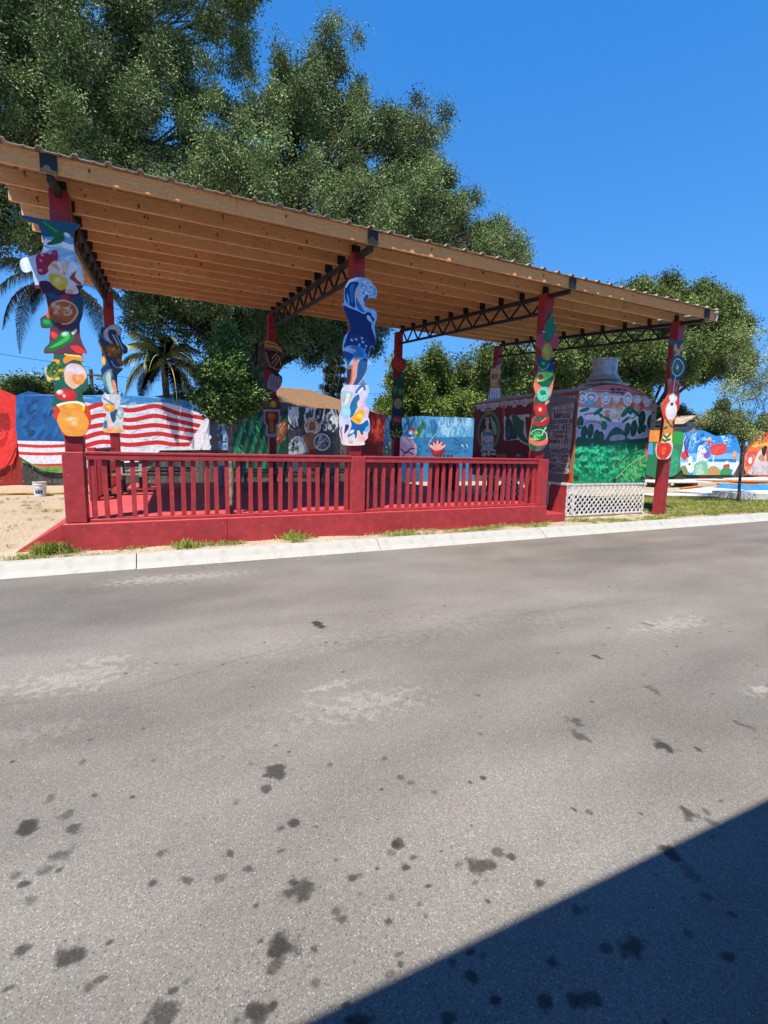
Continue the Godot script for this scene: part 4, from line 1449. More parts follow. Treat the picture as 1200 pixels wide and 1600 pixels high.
func build_ground() -> void:
	var n := noise(0.8, 4, FastNoiseLite.TYPE_SIMPLEX_SMOOTH, 51)
	var b := noise(0.9, 4, FastNoiseLite.TYPE_SIMPLEX_SMOOTH, 52)
	var m := StandardMaterial3D.new()
	m.vertex_color_use_as_albedo = true
	m.albedo_texture = noise_map(noise(0.03, 6, FastNoiseLite.TYPE_SIMPLEX, 53), [[0.0, Color(0.62, 0.58, 0.54)], [0.45, Color(0.9, 0.89, 0.87)], [1.0, Color(1, 1, 1)]], 1024)
	m.uv1_triplanar = true
	m.uv1_world_triplanar = true
	m.uv1_scale = Vector3.ONE * 0.6
	m.roughness = 0.95
	relief(m, noise_map(noise(0.06, 5, FastNoiseLite.TYPE_SIMPLEX, 54), [], 512, 8.0), 0.8)
	var xs := [-300.0, -60.0, -20.0]
	for i in 260: xs.append(-8.0 + i * 0.14)
	for i in 30: xs.append(28.6 + i * 0.8)
	xs.append_array([70.0, 300.0])
	var zs := [0.70]
	for i in 90: zs.append(0.62 - i * 0.14)
	zs.append_array([-13.0, -20.0, -50.0, -300.0])
	var st := SurfaceTool.new()
	st.begin(Mesh.PRIMITIVE_TRIANGLES)
	for z in zs:
		for x in xs:
			var k := lushness(x, z, n)
			var y := 0.12 + (0.03 * b.get_noise_2d(x, z) if z < 0.6 else -0.004) - 0.02 * smoothstep(0.5, 0.3, z)
			if z < -11.5: y = 0.12
			var sand := Color(0.47, 0.395, 0.31).lerp(Color(0.58, 0.515, 0.43), clampf(0.5 + n.get_noise_2d(x * 2.0, z * 2.0 + 9.0), 0, 1))
			if x < -0.3 and z < -1.0: sand = sand.lerp(Color(0.51, 0.43, 0.345), 0.7)
			st.set_color(sand.lerp(Color(0.17, 0.20, 0.07), k * 0.7))
			st.add_vertex(Vector3(x, y, z))
	for j in zs.size() - 1:
		for i in xs.size() - 1:
			var a: int = j * xs.size() + i
			var c: int = a + xs.size()
			for k in [a, c, c + 1, a, c + 1, a + 1]: st.add_index(k)
	st.generate_normals()
	structure(part("sandy_ground", st.commit(), m, self))
	# grass tufts where the ground is green
	rng.seed = 61
	var blade := leaf_cluster(1, 0.0, 0.1, 0.01, 3)
	var st2 := SurfaceTool.new()
	st2.begin(Mesh.PRIMITIVE_TRIANGLES)
	st2.set_smooth_group(-1)
	for i in 11:
		var p := Vector3(rng.randfn() * 0.028, 0, rng.randfn() * 0.028)
		var lean := Vector3(rng.randfn() * 0.045, rng.randf_range(0.05, 0.13), rng.randfn() * 0.045)
		var s := Vector3(rng.randfn(), 0, rng.randfn()).normalized() * 0.0045
		for v in [p - s, p + lean * 0.6 + Vector3(0, 0.01, 0) - s * 0.8, p + s, p + s, p + lean * 0.6 + Vector3(0, 0.01, 0) - s * 0.8, p + lean * 0.6 + Vector3(0, 0.01, 0) + s * 0.8, p + lean * 0.6 + Vector3(0, 0.01, 0) - s * 0.8, p + lean, p + lean * 0.6 + Vector3(0, 0.01, 0) + s * 0.8]:
			st2.add_vertex(v)
	st2.generate_normals()
	var tuft := st2.commit()
	for zone in [["lawn_grass", 12.6, 34.0, -4.6, 0.66, 52000], ["verge_grass", -4.0, 13.0, 0.24, 0.68, 9000], ["yard_grass", -9.0, -0.8, -8.5, 0.66, 9000], ["path_grass", 8.4, 12.4, -0.35, 0.3, 1200]]:
		var where := []
		var tint := []
		for i in int(zone[5]):
			var x := rng.randf_range(zone[1], zone[2])
			var z := rng.randf_range(zone[3], zone[4])
			var k := lushness(x, z, n)
			if rng.randf() > k * 1.1: continue
			var s := rng.randf_range(0.5, 1.0) * (0.55 + 0.5 * k)
			where.append(Transform3D(Basis.from_euler(Vector3(0, rng.randf() * TAU, 0)).scaled(Vector3(s * 1.3, s, s * 1.3)), Vector3(x, 0.105 + 0.03 * b.get_noise_2d(x, z), z)))
			tint.append(Color(0.19, 0.25, 0.05).lerp(Color(0.40, 0.36, 0.16), clampf(rng.randf() * 0.9 - 0.2 + n.get_noise_2d(x * 3.0, z * 3.0) * 0.6, 0, 1)) * rng.randf_range(0.8, 1.25))
		structure(scatter(zone[0], tuft, M.grass, where, tint, self)).set_meta("kind", "stuff")
	# a taller clump of weeds at the ramp's foot and small ones against the deck
	for c in [[-0.28, 0.34, 46, 1.2, "tall grass clump growing at the corner of the ramp"], [2.98, 0.33, 14, 1.1, "small weed growing against the middle of the red deck front"], [1.35, 0.52, 16, 1.0, "small grass clump by the kerb left of the deck post"]]:
		var where := []
		var tint := []
		for i in int(c[2]):
			var s: float = rng.randf_range(0.9, 1.4) * c[3]
			where.append(Transform3D(Basis.from_euler(Vector3(0, rng.randf() * TAU, 0)).scaled(Vector3(s, s, s)), Vector3(rng.randfn() * 0.075 * c[3], 0.0, rng.randfn() * 0.035 * c[3])))
			tint.append(Color(0.22, 0.28, 0.06) * rng.randf_range(0.8, 1.3))
		var w := thing("weed_clump", c[4], "weeds", Vector3(c[0], 0.115, c[1]))
		scatter("blades", tuft, M.grass, where, tint, w)

func build_kerb() -> void:
	var root := thing("kerb", "", "")
	root.remove_meta("category") if root.has_meta("category") else null
	structure(root)
	rng.seed = 71
	var prof := [[0.685, 0.02], [0.685, 0.128], [0.70, 0.138], [0.83, 0.142], [0.875, 0.132], [0.905, 0.105], [0.955, 0.055], [1.035, 0.012], [1.075, 0.006], [1.075, -0.05]]
	var x := -37.0
	while x < 70.0:
		var l := 3.43 + (0.0 if x < 40 else 4.0)
		var st := SurfaceTool.new()
		st.begin(Mesh.PRIMITIVE_TRIANGLES)
		st.set_smooth_group(-1)
		var n := 5
		var jit := rng.randf_range(-0.006, 0.006)
		for s in n:
			var a := x + 0.006 + (l - 0.012) * s / n
			var b := x + 0.006 + (l - 0.012) * (s + 1) / n
			for i in prof.size() - 1:
				var p: Array = prof[i]
				var q: Array = prof[i + 1]
				face(st, [Vector3(a, p[1] + jit, p[0]), Vector3(b, p[1] + jit, p[0]), Vector3(b, q[1] + jit, q[0]), Vector3(a, q[1] + jit, q[0])], Vector3(0, 1, 0.3) if i > 0 else Vector3(0, 0, -1))
		for e in [x + 0.006, x + l - 0.006]:
			var cap := []
			for p in prof: cap.append(Vector3(e, p[1] + jit, p[0]))
			face(st, cap, Vector3(-1 if e < x + 1 else 1, 0, 0))
		st.generate_normals()
		part("kerb_stone", st.commit(), M.kerb, root)
		x += l

# ------------------------------------------------------------------ the pavilion
func roof_y(z: float) -> float: return 4.69 + 0.1 * (0.5 - z)      # top of the trusses

func build_pavilion() -> Node3D:
	var p := thing("pavilion", "red open-sided pavilion with timber roof, railed deck and black roof trusses", "pavilion")
	rng.seed = 81
	# posts: steel tubes painted red
	for i in 4:
		var foot: float = DECK if i < 3 else 0.05
		var top := 4.755
		part("post", box(Vector3(0.22, top - 0.1, 0.22), 0.012), M.post_red, p, Vector3(POST_X[i], (top + 0.1) / 2, -0.112))
		top = roof_y(BACK_Z) - 0.06
		part("post", box(Vector3(0.22, top - 0.1, 0.22), 0.012), M.post_red, p, Vector3(BACK_X[i], (top + 0.1) / 2, BACK_Z - 0.112))
		part("base_plate", box(Vector3(0.34, 0.02, 0.34), 0.003), M.post_red, p, Vector3(BACK_X[i], (DECK if i < 3 else 0.13) + 0.012, BACK_Z - 0.1))
	# trusses
	var purlin_z := []
	for k in 11: purlin_z.append(0.53 - 0.7 * k - 0.006 * k)
	for i in 4:
		var t := group_part("truss", p)
		var xa: float = POST_X[i]
		var xb: float = BACK_X[i]
		var at := func(z: float, y: float) -> Vector3: return Vector3(lerpf(xa, xb, clampf(-z / 6.67, 0, 1)), y, z)
		bar(at.call(0.5, roof_y(0.5) - 0.042), at.call(0.004, roof_y(0.004) - 0.042), 0.08, M.black, "top_chord", t)
		bar(at.call(-0.204, roof_y(-0.204) - 0.042), at.call(-6.66, roof_y(-6.66) - 0.042), 0.08, M.black, "top_chord", t)
		bar(at.call(-0.204, 4.415), at.call(-6.66, 4.98), 0.06, M.black, "bottom_chord", t)
		for k in 9:
			var z0: float = purlin_z[k + 1] + 0.02
			var zl: float = z0 - 0.35
			var low := func(z: float) -> float: return 4.415 + 0.0875 * (-z - 0.2)
			if zl > -6.5:
				bar(at.call(z0 - 0.02, roof_y(z0) - 0.07), at.call(zl, low.call(zl) + 0.02), 0.038, M.black, "web_bar", t)
				bar(at.call(zl - 0.03, low.call(zl) + 0.02), at.call(purlin_z[k + 2] + 0.05, roof_y(z0 - 0.7) - 0.07), 0.038, M.black, "web_bar", t)
		for k in purlin_z.size():
			var z: float = purlin_z[k]
			if k == 0:
				part("end_plate", box(Vector3(0.17, 0.20, 0.012), 0.003), M.black, t, at.call(0.565, roof_y(0.5) + 0.06) + Vector3(0, 0.03, 0))
			else:
				part("purlin_clip", box(Vector3(0.15, 0.15, 0.01), 0.002), M.black, t, at.call(z + 0.027, roof_y(z) + 0.085))
				part("clip_seat", box(Vector3(0.1, 0.012, 0.09), 0.002), M.black, t, at.call(z + 0.05, roof_y(z) + 0.006))
	# purlins on edge, each row of three butted lengths
	for k in purlin_z.size():
		var z: float = purlin_z[k]
		var cuts := [-0.7, 4.12 + (0.0 if k % 2 else -2.0) + rng.randf_range(-0.03, 0.03), 8.26 + (0.0 if k % 2 else 1.5) + rng.randf_range(-0.03, 0.03), 12.68]
		for j in 3:
			var l: float = cuts[j + 1] - cuts[j] - 0.006
			var b := part("purlin", box(Vector3(snappedf(l, 0.01), 0.19, 0.04), 0.003), M["pine%d" % (rng.randi() % 3)] if k > 0 else M.pine_front, p, Vector3((cuts[j] + cuts[j + 1]) / 2, roof_y(z) + 0.096 + 0.004, z + rng.randf_range(-0.004, 0.004)))
			b.rotation.x = rng.randf_range(-0.02, 0.02)
	# corrugated sheets, one metre wide
	var sheet := SurfaceTool.new()
	sheet.begin(Mesh.PRIMITIVE_TRIANGLES)
	sheet.set_smooth_group(-1)
	var prof := []
	for r in 3:
		var x := r * 0.345
		prof.append_array([[x, 0.0], [x + 0.12, 0.0], [x + 0.15, 0.012], [x + 0.18, 0.0], [x + 0.255, 0.0], [x + 0.28, 0.042], [x + 0.32, 0.042]])
	prof.append([1.035, 0.0])
	for i in prof.size() - 1:
		for e in [[0.0, 0.0], [0.006, 0.006]]:
			face(sheet, [Vector3(prof[i][0], prof[i][1] + e[0], 0), Vector3(prof[i + 1][0], prof[i + 1][1] + e[0], 0), Vector3(prof[i + 1][0], prof[i + 1][1] + e[0] + 0.79, -7.9), Vector3(prof[i][0], prof[i][1] + e[0] + 0.79, -7.9)], Vector3(0, 1 if e[0] > 0 else -1, 0))
	for i in prof.size() - 1:
		face(sheet, [Vector3(prof[i][0], prof[i][1], 0), Vector3(prof[i + 1][0], prof[i + 1][1], 0), Vector3(prof[i + 1][0], prof[i + 1][1] + 0.006, 0), Vector3(prof[i][0], prof[i][1] + 0.006, 0)], Vector3(0, 0, 1))
	sheet.generate_normals()
	var sm := sheet.commit()
	for i in 13:
		part("roof_sheet", sm, M.roof, p, Vector3(-0.72 + i * 1.0345, roof_y(0.6) + 0.197 + (0.007 if i % 2 else 0.0), 0.615 + rng.randf_range(-0.012, 0.012)))
	part("rake_trim", box(Vector3(0.012, 0.21, 7.85), 0.002), M.white, p, Vector3(12.745, roof_y(-3.3) + 0.10, -3.32)).rotation.x = atan(0.1)
	# deck: boards along the lane, rim boards below
	var deck := group_part("deck", p)
	var z := 0.16
	var k := 0
	while z > -7.0:
		var cut: float = [2.0, 4.4, 6.1, 3.2][k % 4]
		for seg in [[-0.16, cut], [cut, 8.36]]:
			part("deck_board", box(Vector3(seg[1] - seg[0] - 0.005, 0.03, 0.136), 0.004), M["deck%d" % (rng.randi() % 3)], deck, Vector3((seg[0] + seg[1]) / 2, DECK - 0.015 + rng.randf_range(-0.0015, 0.0015), z - 0.068))
		z -= 0.1405
		k += 1
	var cuts := [-0.17, 1.95, 5.15, 6.85, 8.37]
	for j in 4:
		part("rim_board", box(Vector3(cuts[j + 1] - cuts[j] - 0.004, 0.385, 0.035), 0.005), M.red, deck, Vector3((cuts[j] + cuts[j + 1]) / 2, 0.285, 0.178 + 0.003 * (j % 2)))
	part("rim_board", box(Vector3(0.035, 0.37, 7.1), 0.004), M.red, deck, Vector3(8.353, 0.285, -3.4))
	part("rim_board", box(Vector3(0.035, 0.37, 7.1), 0.004), M.red, deck, Vector3(-0.153, 0.285, -3.4))
	# ramp at the open left side
	var st := SurfaceTool.new()
	st.begin(Mesh.PRIMITIVE_TRIANGLES)
	st.set_smooth_group(-1)
	var a := [Vector3(-0.172, 0.475, 0.19), Vector3(-0.172, 0.475, -2.5), Vector3(-0.62, 0.11, -2.5), Vector3(-0.74, 0.10, 0.05)]
	face(st, [a[0], a[1], a[2], a[3]], Vector3(-1, 1, 0))
	face(st, [a[0], a[3], Vector3(-0.172, 0.08, 0.19)], Vector3(0, 0, 1))
	face(st, [a[1], a[2], Vector3(-0.172, 0.08, -2.5)], Vector3(0, 0, -1))
	st.generate_normals()
	part("ramp", st.commit(), M.red, p)
	# front railing, bay by bay, and the left one seen end-on
	railing(p, Vector3(0.13, 0, 0.08), Vector3(4.0, 0, 0.08), 24)
	railing(p, Vector3(4.24, 0, 0.08), Vector3(8.13, 0, 0.08), 25)
	railing(p, Vector3(-0.1, 0, -2.78), Vector3(-0.05, 0, -6.55), 22)
	for x in [0.0, 4.12, 8.26]:
		part("newel", box(Vector3(0.245, 0.955, 0.035), 0.006), M.red, p, Vector3(x - 0.005, DECK + 0.488, 0.14))
		part("newel_side", box(Vector3(0.03, 0.94, 0.12), 0.004), M.red, p, Vector3(x - 0.112, DECK + 0.48, 0.06))
		part("newel_side", box(Vector3(0.03, 0.94, 0.12), 0.004), M.red, p, Vector3(x + 0.102, DECK + 0.48, 0.06))
	part("newel", box(Vector3(0.14, 1.0, 0.14), 0.006), M.red, p, Vector3(-0.1, DECK + 0.5, -2.7))
	# step block at the deck's right end
	part("step", box(Vector3(0.62, 0.17, 1.1), 0.006), M.red, p, Vector3(8.69, 0.195, -0.45))
	part("step", box(Vector3(0.86, 0.3, 0.9), 0.006), M.red, p, Vector3(9.1, 0.265, -1.55))
	return p

func railing(p: Node3D, a: Vector3, b: Vector3, n: int) -> void:
	var r := group_part("railing", p)
	var d := b - a
	var l := d.length()
	r.position = a
	r.rotation.y = -atan2(d.z, d.x)
	part("top_rail", box(Vector3(l, 0.035, 0.095), 0.005), M.red, r, Vector3(l / 2, 1.437, -0.002))
	part("upper_rail", box(Vector3(l, 0.075, 0.03), 0.005), M.red, r, Vector3(l / 2, 1.381, 0.0225))
	part("lower_rail", box(Vector3(l, 0.04, 0.03), 0.005), M.red, r, Vector3(l / 2, DECK + 0.024, 0.0225))
	var st := SurfaceTool.new()                   # a square baluster with a slanted upper end
	st.begin(Mesh.PRIMITIVE_TRIANGLES)
	st.set_smooth_group(-1)
	var h := 0.90
	var w := 0.0295
	var q := [Vector3(-w, 0, w), Vector3(w, 0, w), Vector3(w, 0, -w), Vector3(-w, 0, -w), Vector3(-w, h - 0.13, w), Vector3(w, h - 0.13, w), Vector3(w, h, -w * 0.4), Vector3(-w, h, -w * 0.4)]
	face(st, [q[0], q[1], q[5], q[4]], Vector3(0, 0, 1))
	face(st, [q[3], q[2], q[6], q[7]], Vector3(0, 0, -1))
	face(st, [q[0], q[3], q[7], q[4]], Vector3(-1, 0, 0))
	face(st, [q[1], q[2], q[6], q[5]], Vector3(1, 0, 0))
	face(st, [q[4], q[5], q[6], q[7]], Vector3(0, 1, 1))
	st.generate_normals()
	var m := st.commit()
	for i in n:
		var x := l * (i + 0.5) / n + rng.randf_range(-0.02, 0.02)
		part("baluster", m, M.red, r, Vector3(x, DECK + 0.006, -0.024), Vector3(rng.randf_range(-0.004, 0.004), rng.randf_range(-0.35, 0.35) * float(rng.randf() < 0.35), rng.randf_range(-0.016, 0.016)))

# ------------------------------------------------------------------ the trailer
func plane_print(w: Painter, outline: PackedVector2Array, axis: String, at: float) -> Mesh:
	var st := SurfaceTool.new()
	st.begin(Mesh.PRIMITIVE_TRIANGLES)
	st.set_smooth_group(-1)
	if Geometry2D.is_polygon_clockwise(outline): outline.reverse()
	var tri := Geometry2D.triangulate_polygon(outline)
	for i in range(0, tri.size(), 3):
		var q := [outline[tri[i]], outline[tri[i + 2]], outline[tri[i + 1]]]
		for v in q:
			st.set_uv(w.uv(v))
			st.add_vertex(Vector3(v.x * 0.01, v.y * 0.01, at) if axis == "z" else Vector3(at, v.y * 0.01, v.x * 0.01))
	st.generate_normals()
	return st.commit()

func lattice(w: float, h: float, pitch: float) -> Mesh:
	var st := SurfaceTool.new()
	st.begin(Mesh.PRIMITIVE_TRIANGLES)
	st.set_smooth_group(-1)
	var n := int((w + h) / pitch) + 1
	for dir in [0, 1]:
		for i in n:
			var o := i * pitch
			var a := Vector2(maxf(0, o - h), minf(o, h))
			var b := Vector2(minf(o, w), maxf(0, o - w))
			if a.distance_to(b) < 0.04: continue
			if dir == 1:
				a.x = w - a.x; b.x = w - b.x
			var d := (b - a).normalized().orthogonal() * 0.0165
			var z: float = 0.006 * dir
			var q := [Vector3(a.x - d.x, a.y - d.y, z), Vector3(a.x + d.x, a.y + d.y, z), Vector3(b.x + d.x, b.y + d.y, z), Vector3(b.x - d.x, b.y - d.y, z)]
			face(st, q, Vector3(0, 0, 1))
			var e: Array = q.map(func(v): return v - Vector3(0, 0, 0.006))
			face(st, e, Vector3(0, 0, -1))
			face(st, [q[1], q[2], e[2], e[1]], Vector3(d.x, d.y, 0))
			face(st, [q[0], q[3], e[3], e[0]], Vector3(-d.x, -d.y, 0))
	st.generate_normals()
	return st.commit()

func lattice_panel(parent: Node3D, at: Vector3, turn: float, w: float, h: float) -> void:
	var g := group_part("lattice_panel", parent, at)
	g.rotation.y = turn
	var o := part("lattice_strips", lattice(w, h, 0.15), M.white, g)
	o.set_meta("kind", "stuff")
	for e in [[Vector3(w / 2, h - 0.012, 0.012), Vector3(w, 0.035, 0.012)], [Vector3(w / 2, 0.012, 0.012), Vector3(w, 0.035, 0.012)], [Vector3(0.012, h / 2, 0.0135), Vector3(0.035, h - 0.08, 0.012)], [Vector3(w - 0.012, h / 2, 0.0135), Vector3(0.035, h - 0.08, 0.012)]]:
		part("lattice_frame", box(e[1], 0.002), M.white, g, e[0])

func build_trailer() -> void:
	var t := thing("food_trailer", "red food trailer painted with a green orchard, a seated woman and white lace bunting", "food trailer")
	var x0 := 9.65
	var x1 := 12.15
	var z0 := -0.40
	var z1 := -4.33
	var arch := func(x: float) -> float: return 2.95 + 0.27 * (1.0 - pow((x - 10.9) / 1.25, 2)) - 0.03 * smoothstep(x0, x1, x)
	var prof := PackedVector2Array([Vector2(x0, 0.86)])
	var n := 14
	for i in n + 1:
		var x := lerpf(x0, x1, float(i) / n)
		prof.append(Vector2(x, arch.call(x)))
	prof.append(Vector2(x1, 0.86))
	var st := SurfaceTool.new()
	st.begin(Mesh.PRIMITIVE_TRIANGLES)
	st.set_smooth_group(-1)
	var tri := Geometry2D.triangulate_polygon(prof)
	for i in range(0, tri.size(), 3):
		for z in [z0, z1]:
			face(st, [Vector3(prof[tri[i]].x, prof[tri[i]].y, z), Vector3(prof[tri[i + 1]].x, prof[tri[i + 1]].y, z), Vector3(prof[tri[i + 2]].x, prof[tri[i + 2]].y, z)], Vector3(0, 0, 1 if z == z0 else -1))
	for i in prof.size():
		var a := prof[i]
		var b := prof[(i + 1) % prof.size()]
		face(st, [Vector3(a.x, a.y, z0), Vector3(b.x, b.y, z0), Vector3(b.x, b.y, z1), Vector3(a.x, a.y, z1)], Vector3(a.y - b.y, b.x - a.x, 0) * 1.0)
	st.generate_normals()
	part("body", st.commit(), mat(Color(0.50, 0.10, 0.12), 0.5), t)
	# painted front doors: two leaves with a seam
	var o := 10.9
	var pt := paint(ART_ORCHARD, Vector2(-128, 82), Vector2(128, 330), 2.6)
	var pm := print_material(pt, 0.4, 0.16)
	for s in [[x0 + 0.0, 11.02], [11.03, x1]]:
		var poly := PackedVector2Array([Vector2((s[0] - o) * 100, 88), Vector2((s[1] - o) * 100, 88)])
		for i in 9:
			var x := lerpf(s[1], s[0], i / 8.0)
			poly.append(Vector2((x - o) * 100, arch.call(x) * 100 - 1))
		var d := part("door", plane_print(pt, poly, "z", 0.012), pm, t, Vector3(o, 0, z0))
		for y in [1.02, 2.2]:
			part("hinge", box(Vector3(0.14, 0.03, 0.02), 0.003), M.black if y < 2 else M.steel, d, Vector3((s[0] - o) + 0.12 if s[0] < 11 else (s[1] - o) - 0.12, y, 0.02))
	for x in [10.75, 10.9, 11.05]:
		part("marker_light", box(Vector3(0.07, 0.03, 0.02), 0.004), M.black, t, Vector3(x - 0.02, 3.03, z0 + 0.02))
	part("latch", box(Vector3(0.05, 0.12, 0.03), 0.004), M.black, t, Vector3(11.03, 0.93, z0 + 0.03))
	part("drip_rail", box(Vector3(2.5, 0.02, 0.02), 0.003), M.white, t, Vector3(10.9, 2.955, z0 + 0.022)).rotation.z = -0.012
	# painted side with the serving hatch
	pt = paint(ART_FRIEZE, Vector2(-200, 82), Vector2(200, 312), 2.4)
	pm = print_material(pt, 0.5, 0.2)
	part("side_panel", plane_print(pt, PackedVector2Array([Vector2(-196, 88), Vector2(196, 88), Vector2(196, 298), Vector2(-196, 298)]), "x", -0.004), pm, t, Vector3(x0, 0, -2.36))
	part("counter_shelf", box(Vector3(0.34, 0.04, 2.5), 0.005), M.post_red, t, Vector3(x0 - 0.18, 1.12, -2.55))
	for z in [-1.5, -2.6, -3.6]:
		part("shelf_bracket", box(Vector3(0.26, 0.03, 0.03), 0.004), M.post_red, t, Vector3(x0 - 0.15, 1.03, z)).rotation.z = 0.5
	for z in [-0.5, -0.62]:
		part("side_marker", box(Vector3(0.02, 0.03, 0.05), 0.004), M.white, t, Vector3(x0 - 0.014, 2.86, z))
	part("corner_trim", box(Vector3(0.03, 2.06, 0.03), 0.005), mat(Color(0.80, 0.33, 0.14), 0.5), t, Vector3(x0 - 0.006, 1.9, z0 + 0.003))
	# roof skin and the raised side hatch on the far side
	var rs := SurfaceTool.new()
	rs.begin(Mesh.PRIMITIVE_TRIANGLES)
	rs.set_smooth_group(1)
	for i in n:
		var xa := lerpf(x0 - 0.03, x1 + 0.03, float(i) / n)
		var xb := lerpf(x0 - 0.03, x1 + 0.03, float(i + 1) / n)
		face(rs, [Vector3(xa, arch.call(xa) + 0.012, z0 + 0.03), Vector3(xb, arch.call(xb) + 0.012, z0 + 0.03), Vector3(xb, arch.call(xb) + 0.012, z1 - 0.03), Vector3(xa, arch.call(xa) + 0.012, z1 - 0.03)], Vector3.UP)
	rs.generate_normals()
	part("roof_skin", rs.commit(), mat(lin(0.55, 0.42, 0.34), 0.5), t)
	var hatch := part("side_hatch", box(Vector3(0.03, 0.62, 0.9), 0.004), mat(lin(0.6, 0.55, 0.42), 0.6), t, Vector3(x1 + 0.12, 2.55, z0 - 0.5))
	hatch.rotation.y = 0.75
	for y in [-0.1, 0.12]:
		part("hatch_seam", box(Vector3(0.036, 0.014, 0.9), 0.002), M.black, hatch, Vector3(0, y, 0))
	# exhaust fan on the roof
	var f := group_part("exhaust_fan", t, Vector3(11.62, 3.20, -1.45))
	f.scale = Vector3(0.76, 0.9, 0.76)
	part("curb", box(Vector3(0.86, 0.16, 0.86), 0.01), M.steel, f, Vector3(0, 0.08, 0))
	part("base_flange", box(Vector3(1.16, 0.06, 1.16), 0.02), M.steel, f, Vector3(0, 0.19, 0))
	part("fan_housing", lathe([[0.30, 0.22], [0.30, 0.27], [0.53, 0.275], [0.56, 0.30], [0.53, 0.33], [0.47, 0.42], [0.455, 0.43]], 36), M.steel, f)
	part("fan_drum", lathe([[0.44, 0.43], [0.44, 0.47], [0.40, 0.475], [0.40, 0.84], [0.43, 0.85], [0.43, 0.90], [0.40, 0.915], [0.0, 0.93]], 36), M.steel, f)
	for k in 4:
		part("housing_band", box(Vector3(0.04, 0.36, 0.012), 0.003), M.steel, f, Vector3(cos(k * 1.57 + 0.5) * 0.412, 0.67, sin(k * 1.57 + 0.5) * 0.412), Vector3(0, -(k * 1.57 + 0.5) + PI / 2, 0))
	# skirt
	lattice_panel(t, Vector3(9.68, 0.14, z0 + 0.05), 0.0, 2.42, 0.74)
	lattice_panel(t, Vector3(9.46, 0.14, z0 + 0.05), 0.0, 0.20, 0.74)
	part("skirt_rail", box(Vector3(0.03, 0.06, 3.2), 0.004), M.white, t, Vector3(x0 - 0.06, 0.86, -1.95))
	pass
	part("skirt_board", box(Vector3(0.03, 0.7, 0.58), 0.005), M.red, t, Vector3(x0 - 0.05, 0.48, -0.72))
	lattice_panel(t, Vector3(x0 - 0.07, 0.30, -2.62), -PI / 2, 1.6, 0.54)
	for z in [-1.6, -2.9]:
		var wheel := group_part("wheel", t, Vector3(x0 + 0.28, 0.46, z))
		part("tyre", lathe([[0.19, -0.1], [0.32, -0.1], [0.345, -0.06], [0.345, 0.06], [0.32, 0.1], [0.19, 0.1]], 24), M.black, wheel, Vector3.ZERO, Vector3(0, 0, PI / 2))
		part("rim", lathe([[0.0, 0.06], [0.12, 0.07], [0.19, 0.1], [0.2, 0.1]], 20), M.steel, wheel, Vector3.ZERO, Vector3(0, 0, PI / 2))

func build_menu() -> void:
	var t := thing("menu_board", "grey scroll-shaped menu board lettered by hand, hung on the trailer side", "menu board", Vector3(9.60, 0, -0.79), -PI / 2)
	# local x runs towards the lane
	var o := smooth(points("-33,258 -30,266 -10,268 12,270 33,272 35,262 33,230 35,200 33,150 34,122 36,116 30,111 0,110 -28,112 -36,118 -33,124 -32,160 -34,200 -31,240"), 3)
	var pt := Painter.new(Vector2(-40, 105), Vector2(40, 276), 2.0, Color(0.66, 0.64, 0.63))
	for row in [[258, 3], [124, 2.4], [117, 1.2]]:
		pt.line(PackedVector2Array([Vector2(-32, row[0]), Vector2(0, row[0] - 1), Vector2(33, row[0])]), row[1], Color(0.50, 0.48, 0.48))
	var m := board(o, pt, 0.02, 0.004)
	m.surface_set_material(0, print_material(pt, 0.8, 0.3))
	m.surface_set_material(1, M.plywood)
	part("scroll", m, null, t)
	var font := SystemFont.new()
	font.font_names = PackedStringArray(["Droid Serif"])
	font.font_italic = true
	var y := 2.555
	for row in [["Menu", 0.17, 0], ["Burritos a", 0.13, 0], ["Bol - $12", 0.14, 0], ["con arroz", 0.09, 0], ["Tacos a", 0.12, 0], ["Asada - $11", 0.12, 0], ["", 0.1, 0], ["Quesadilla", 0.13, 0], ["Res - Pollo", 0.11, 1], ["Elote - Flan", 0.12, 0], ["Agua Fresca", 0.12, 0], ["Horchata", 0.12, 1]]:
		y -= row[1] * 0.55
		if row[0]:
			var tm := TextMesh.new()
			tm.text = row[0]
			tm.font = font
			tm.font_size = 24
			tm.pixel_size = row[1] / 22.0
			tm.depth = 0.003
			tm.width = 10.0
			part("lettering", tm, M.ink_red if row[2] else M.ink, t, Vector3(0.0, y, 0.0265))
		y -= row[1] * 0.42

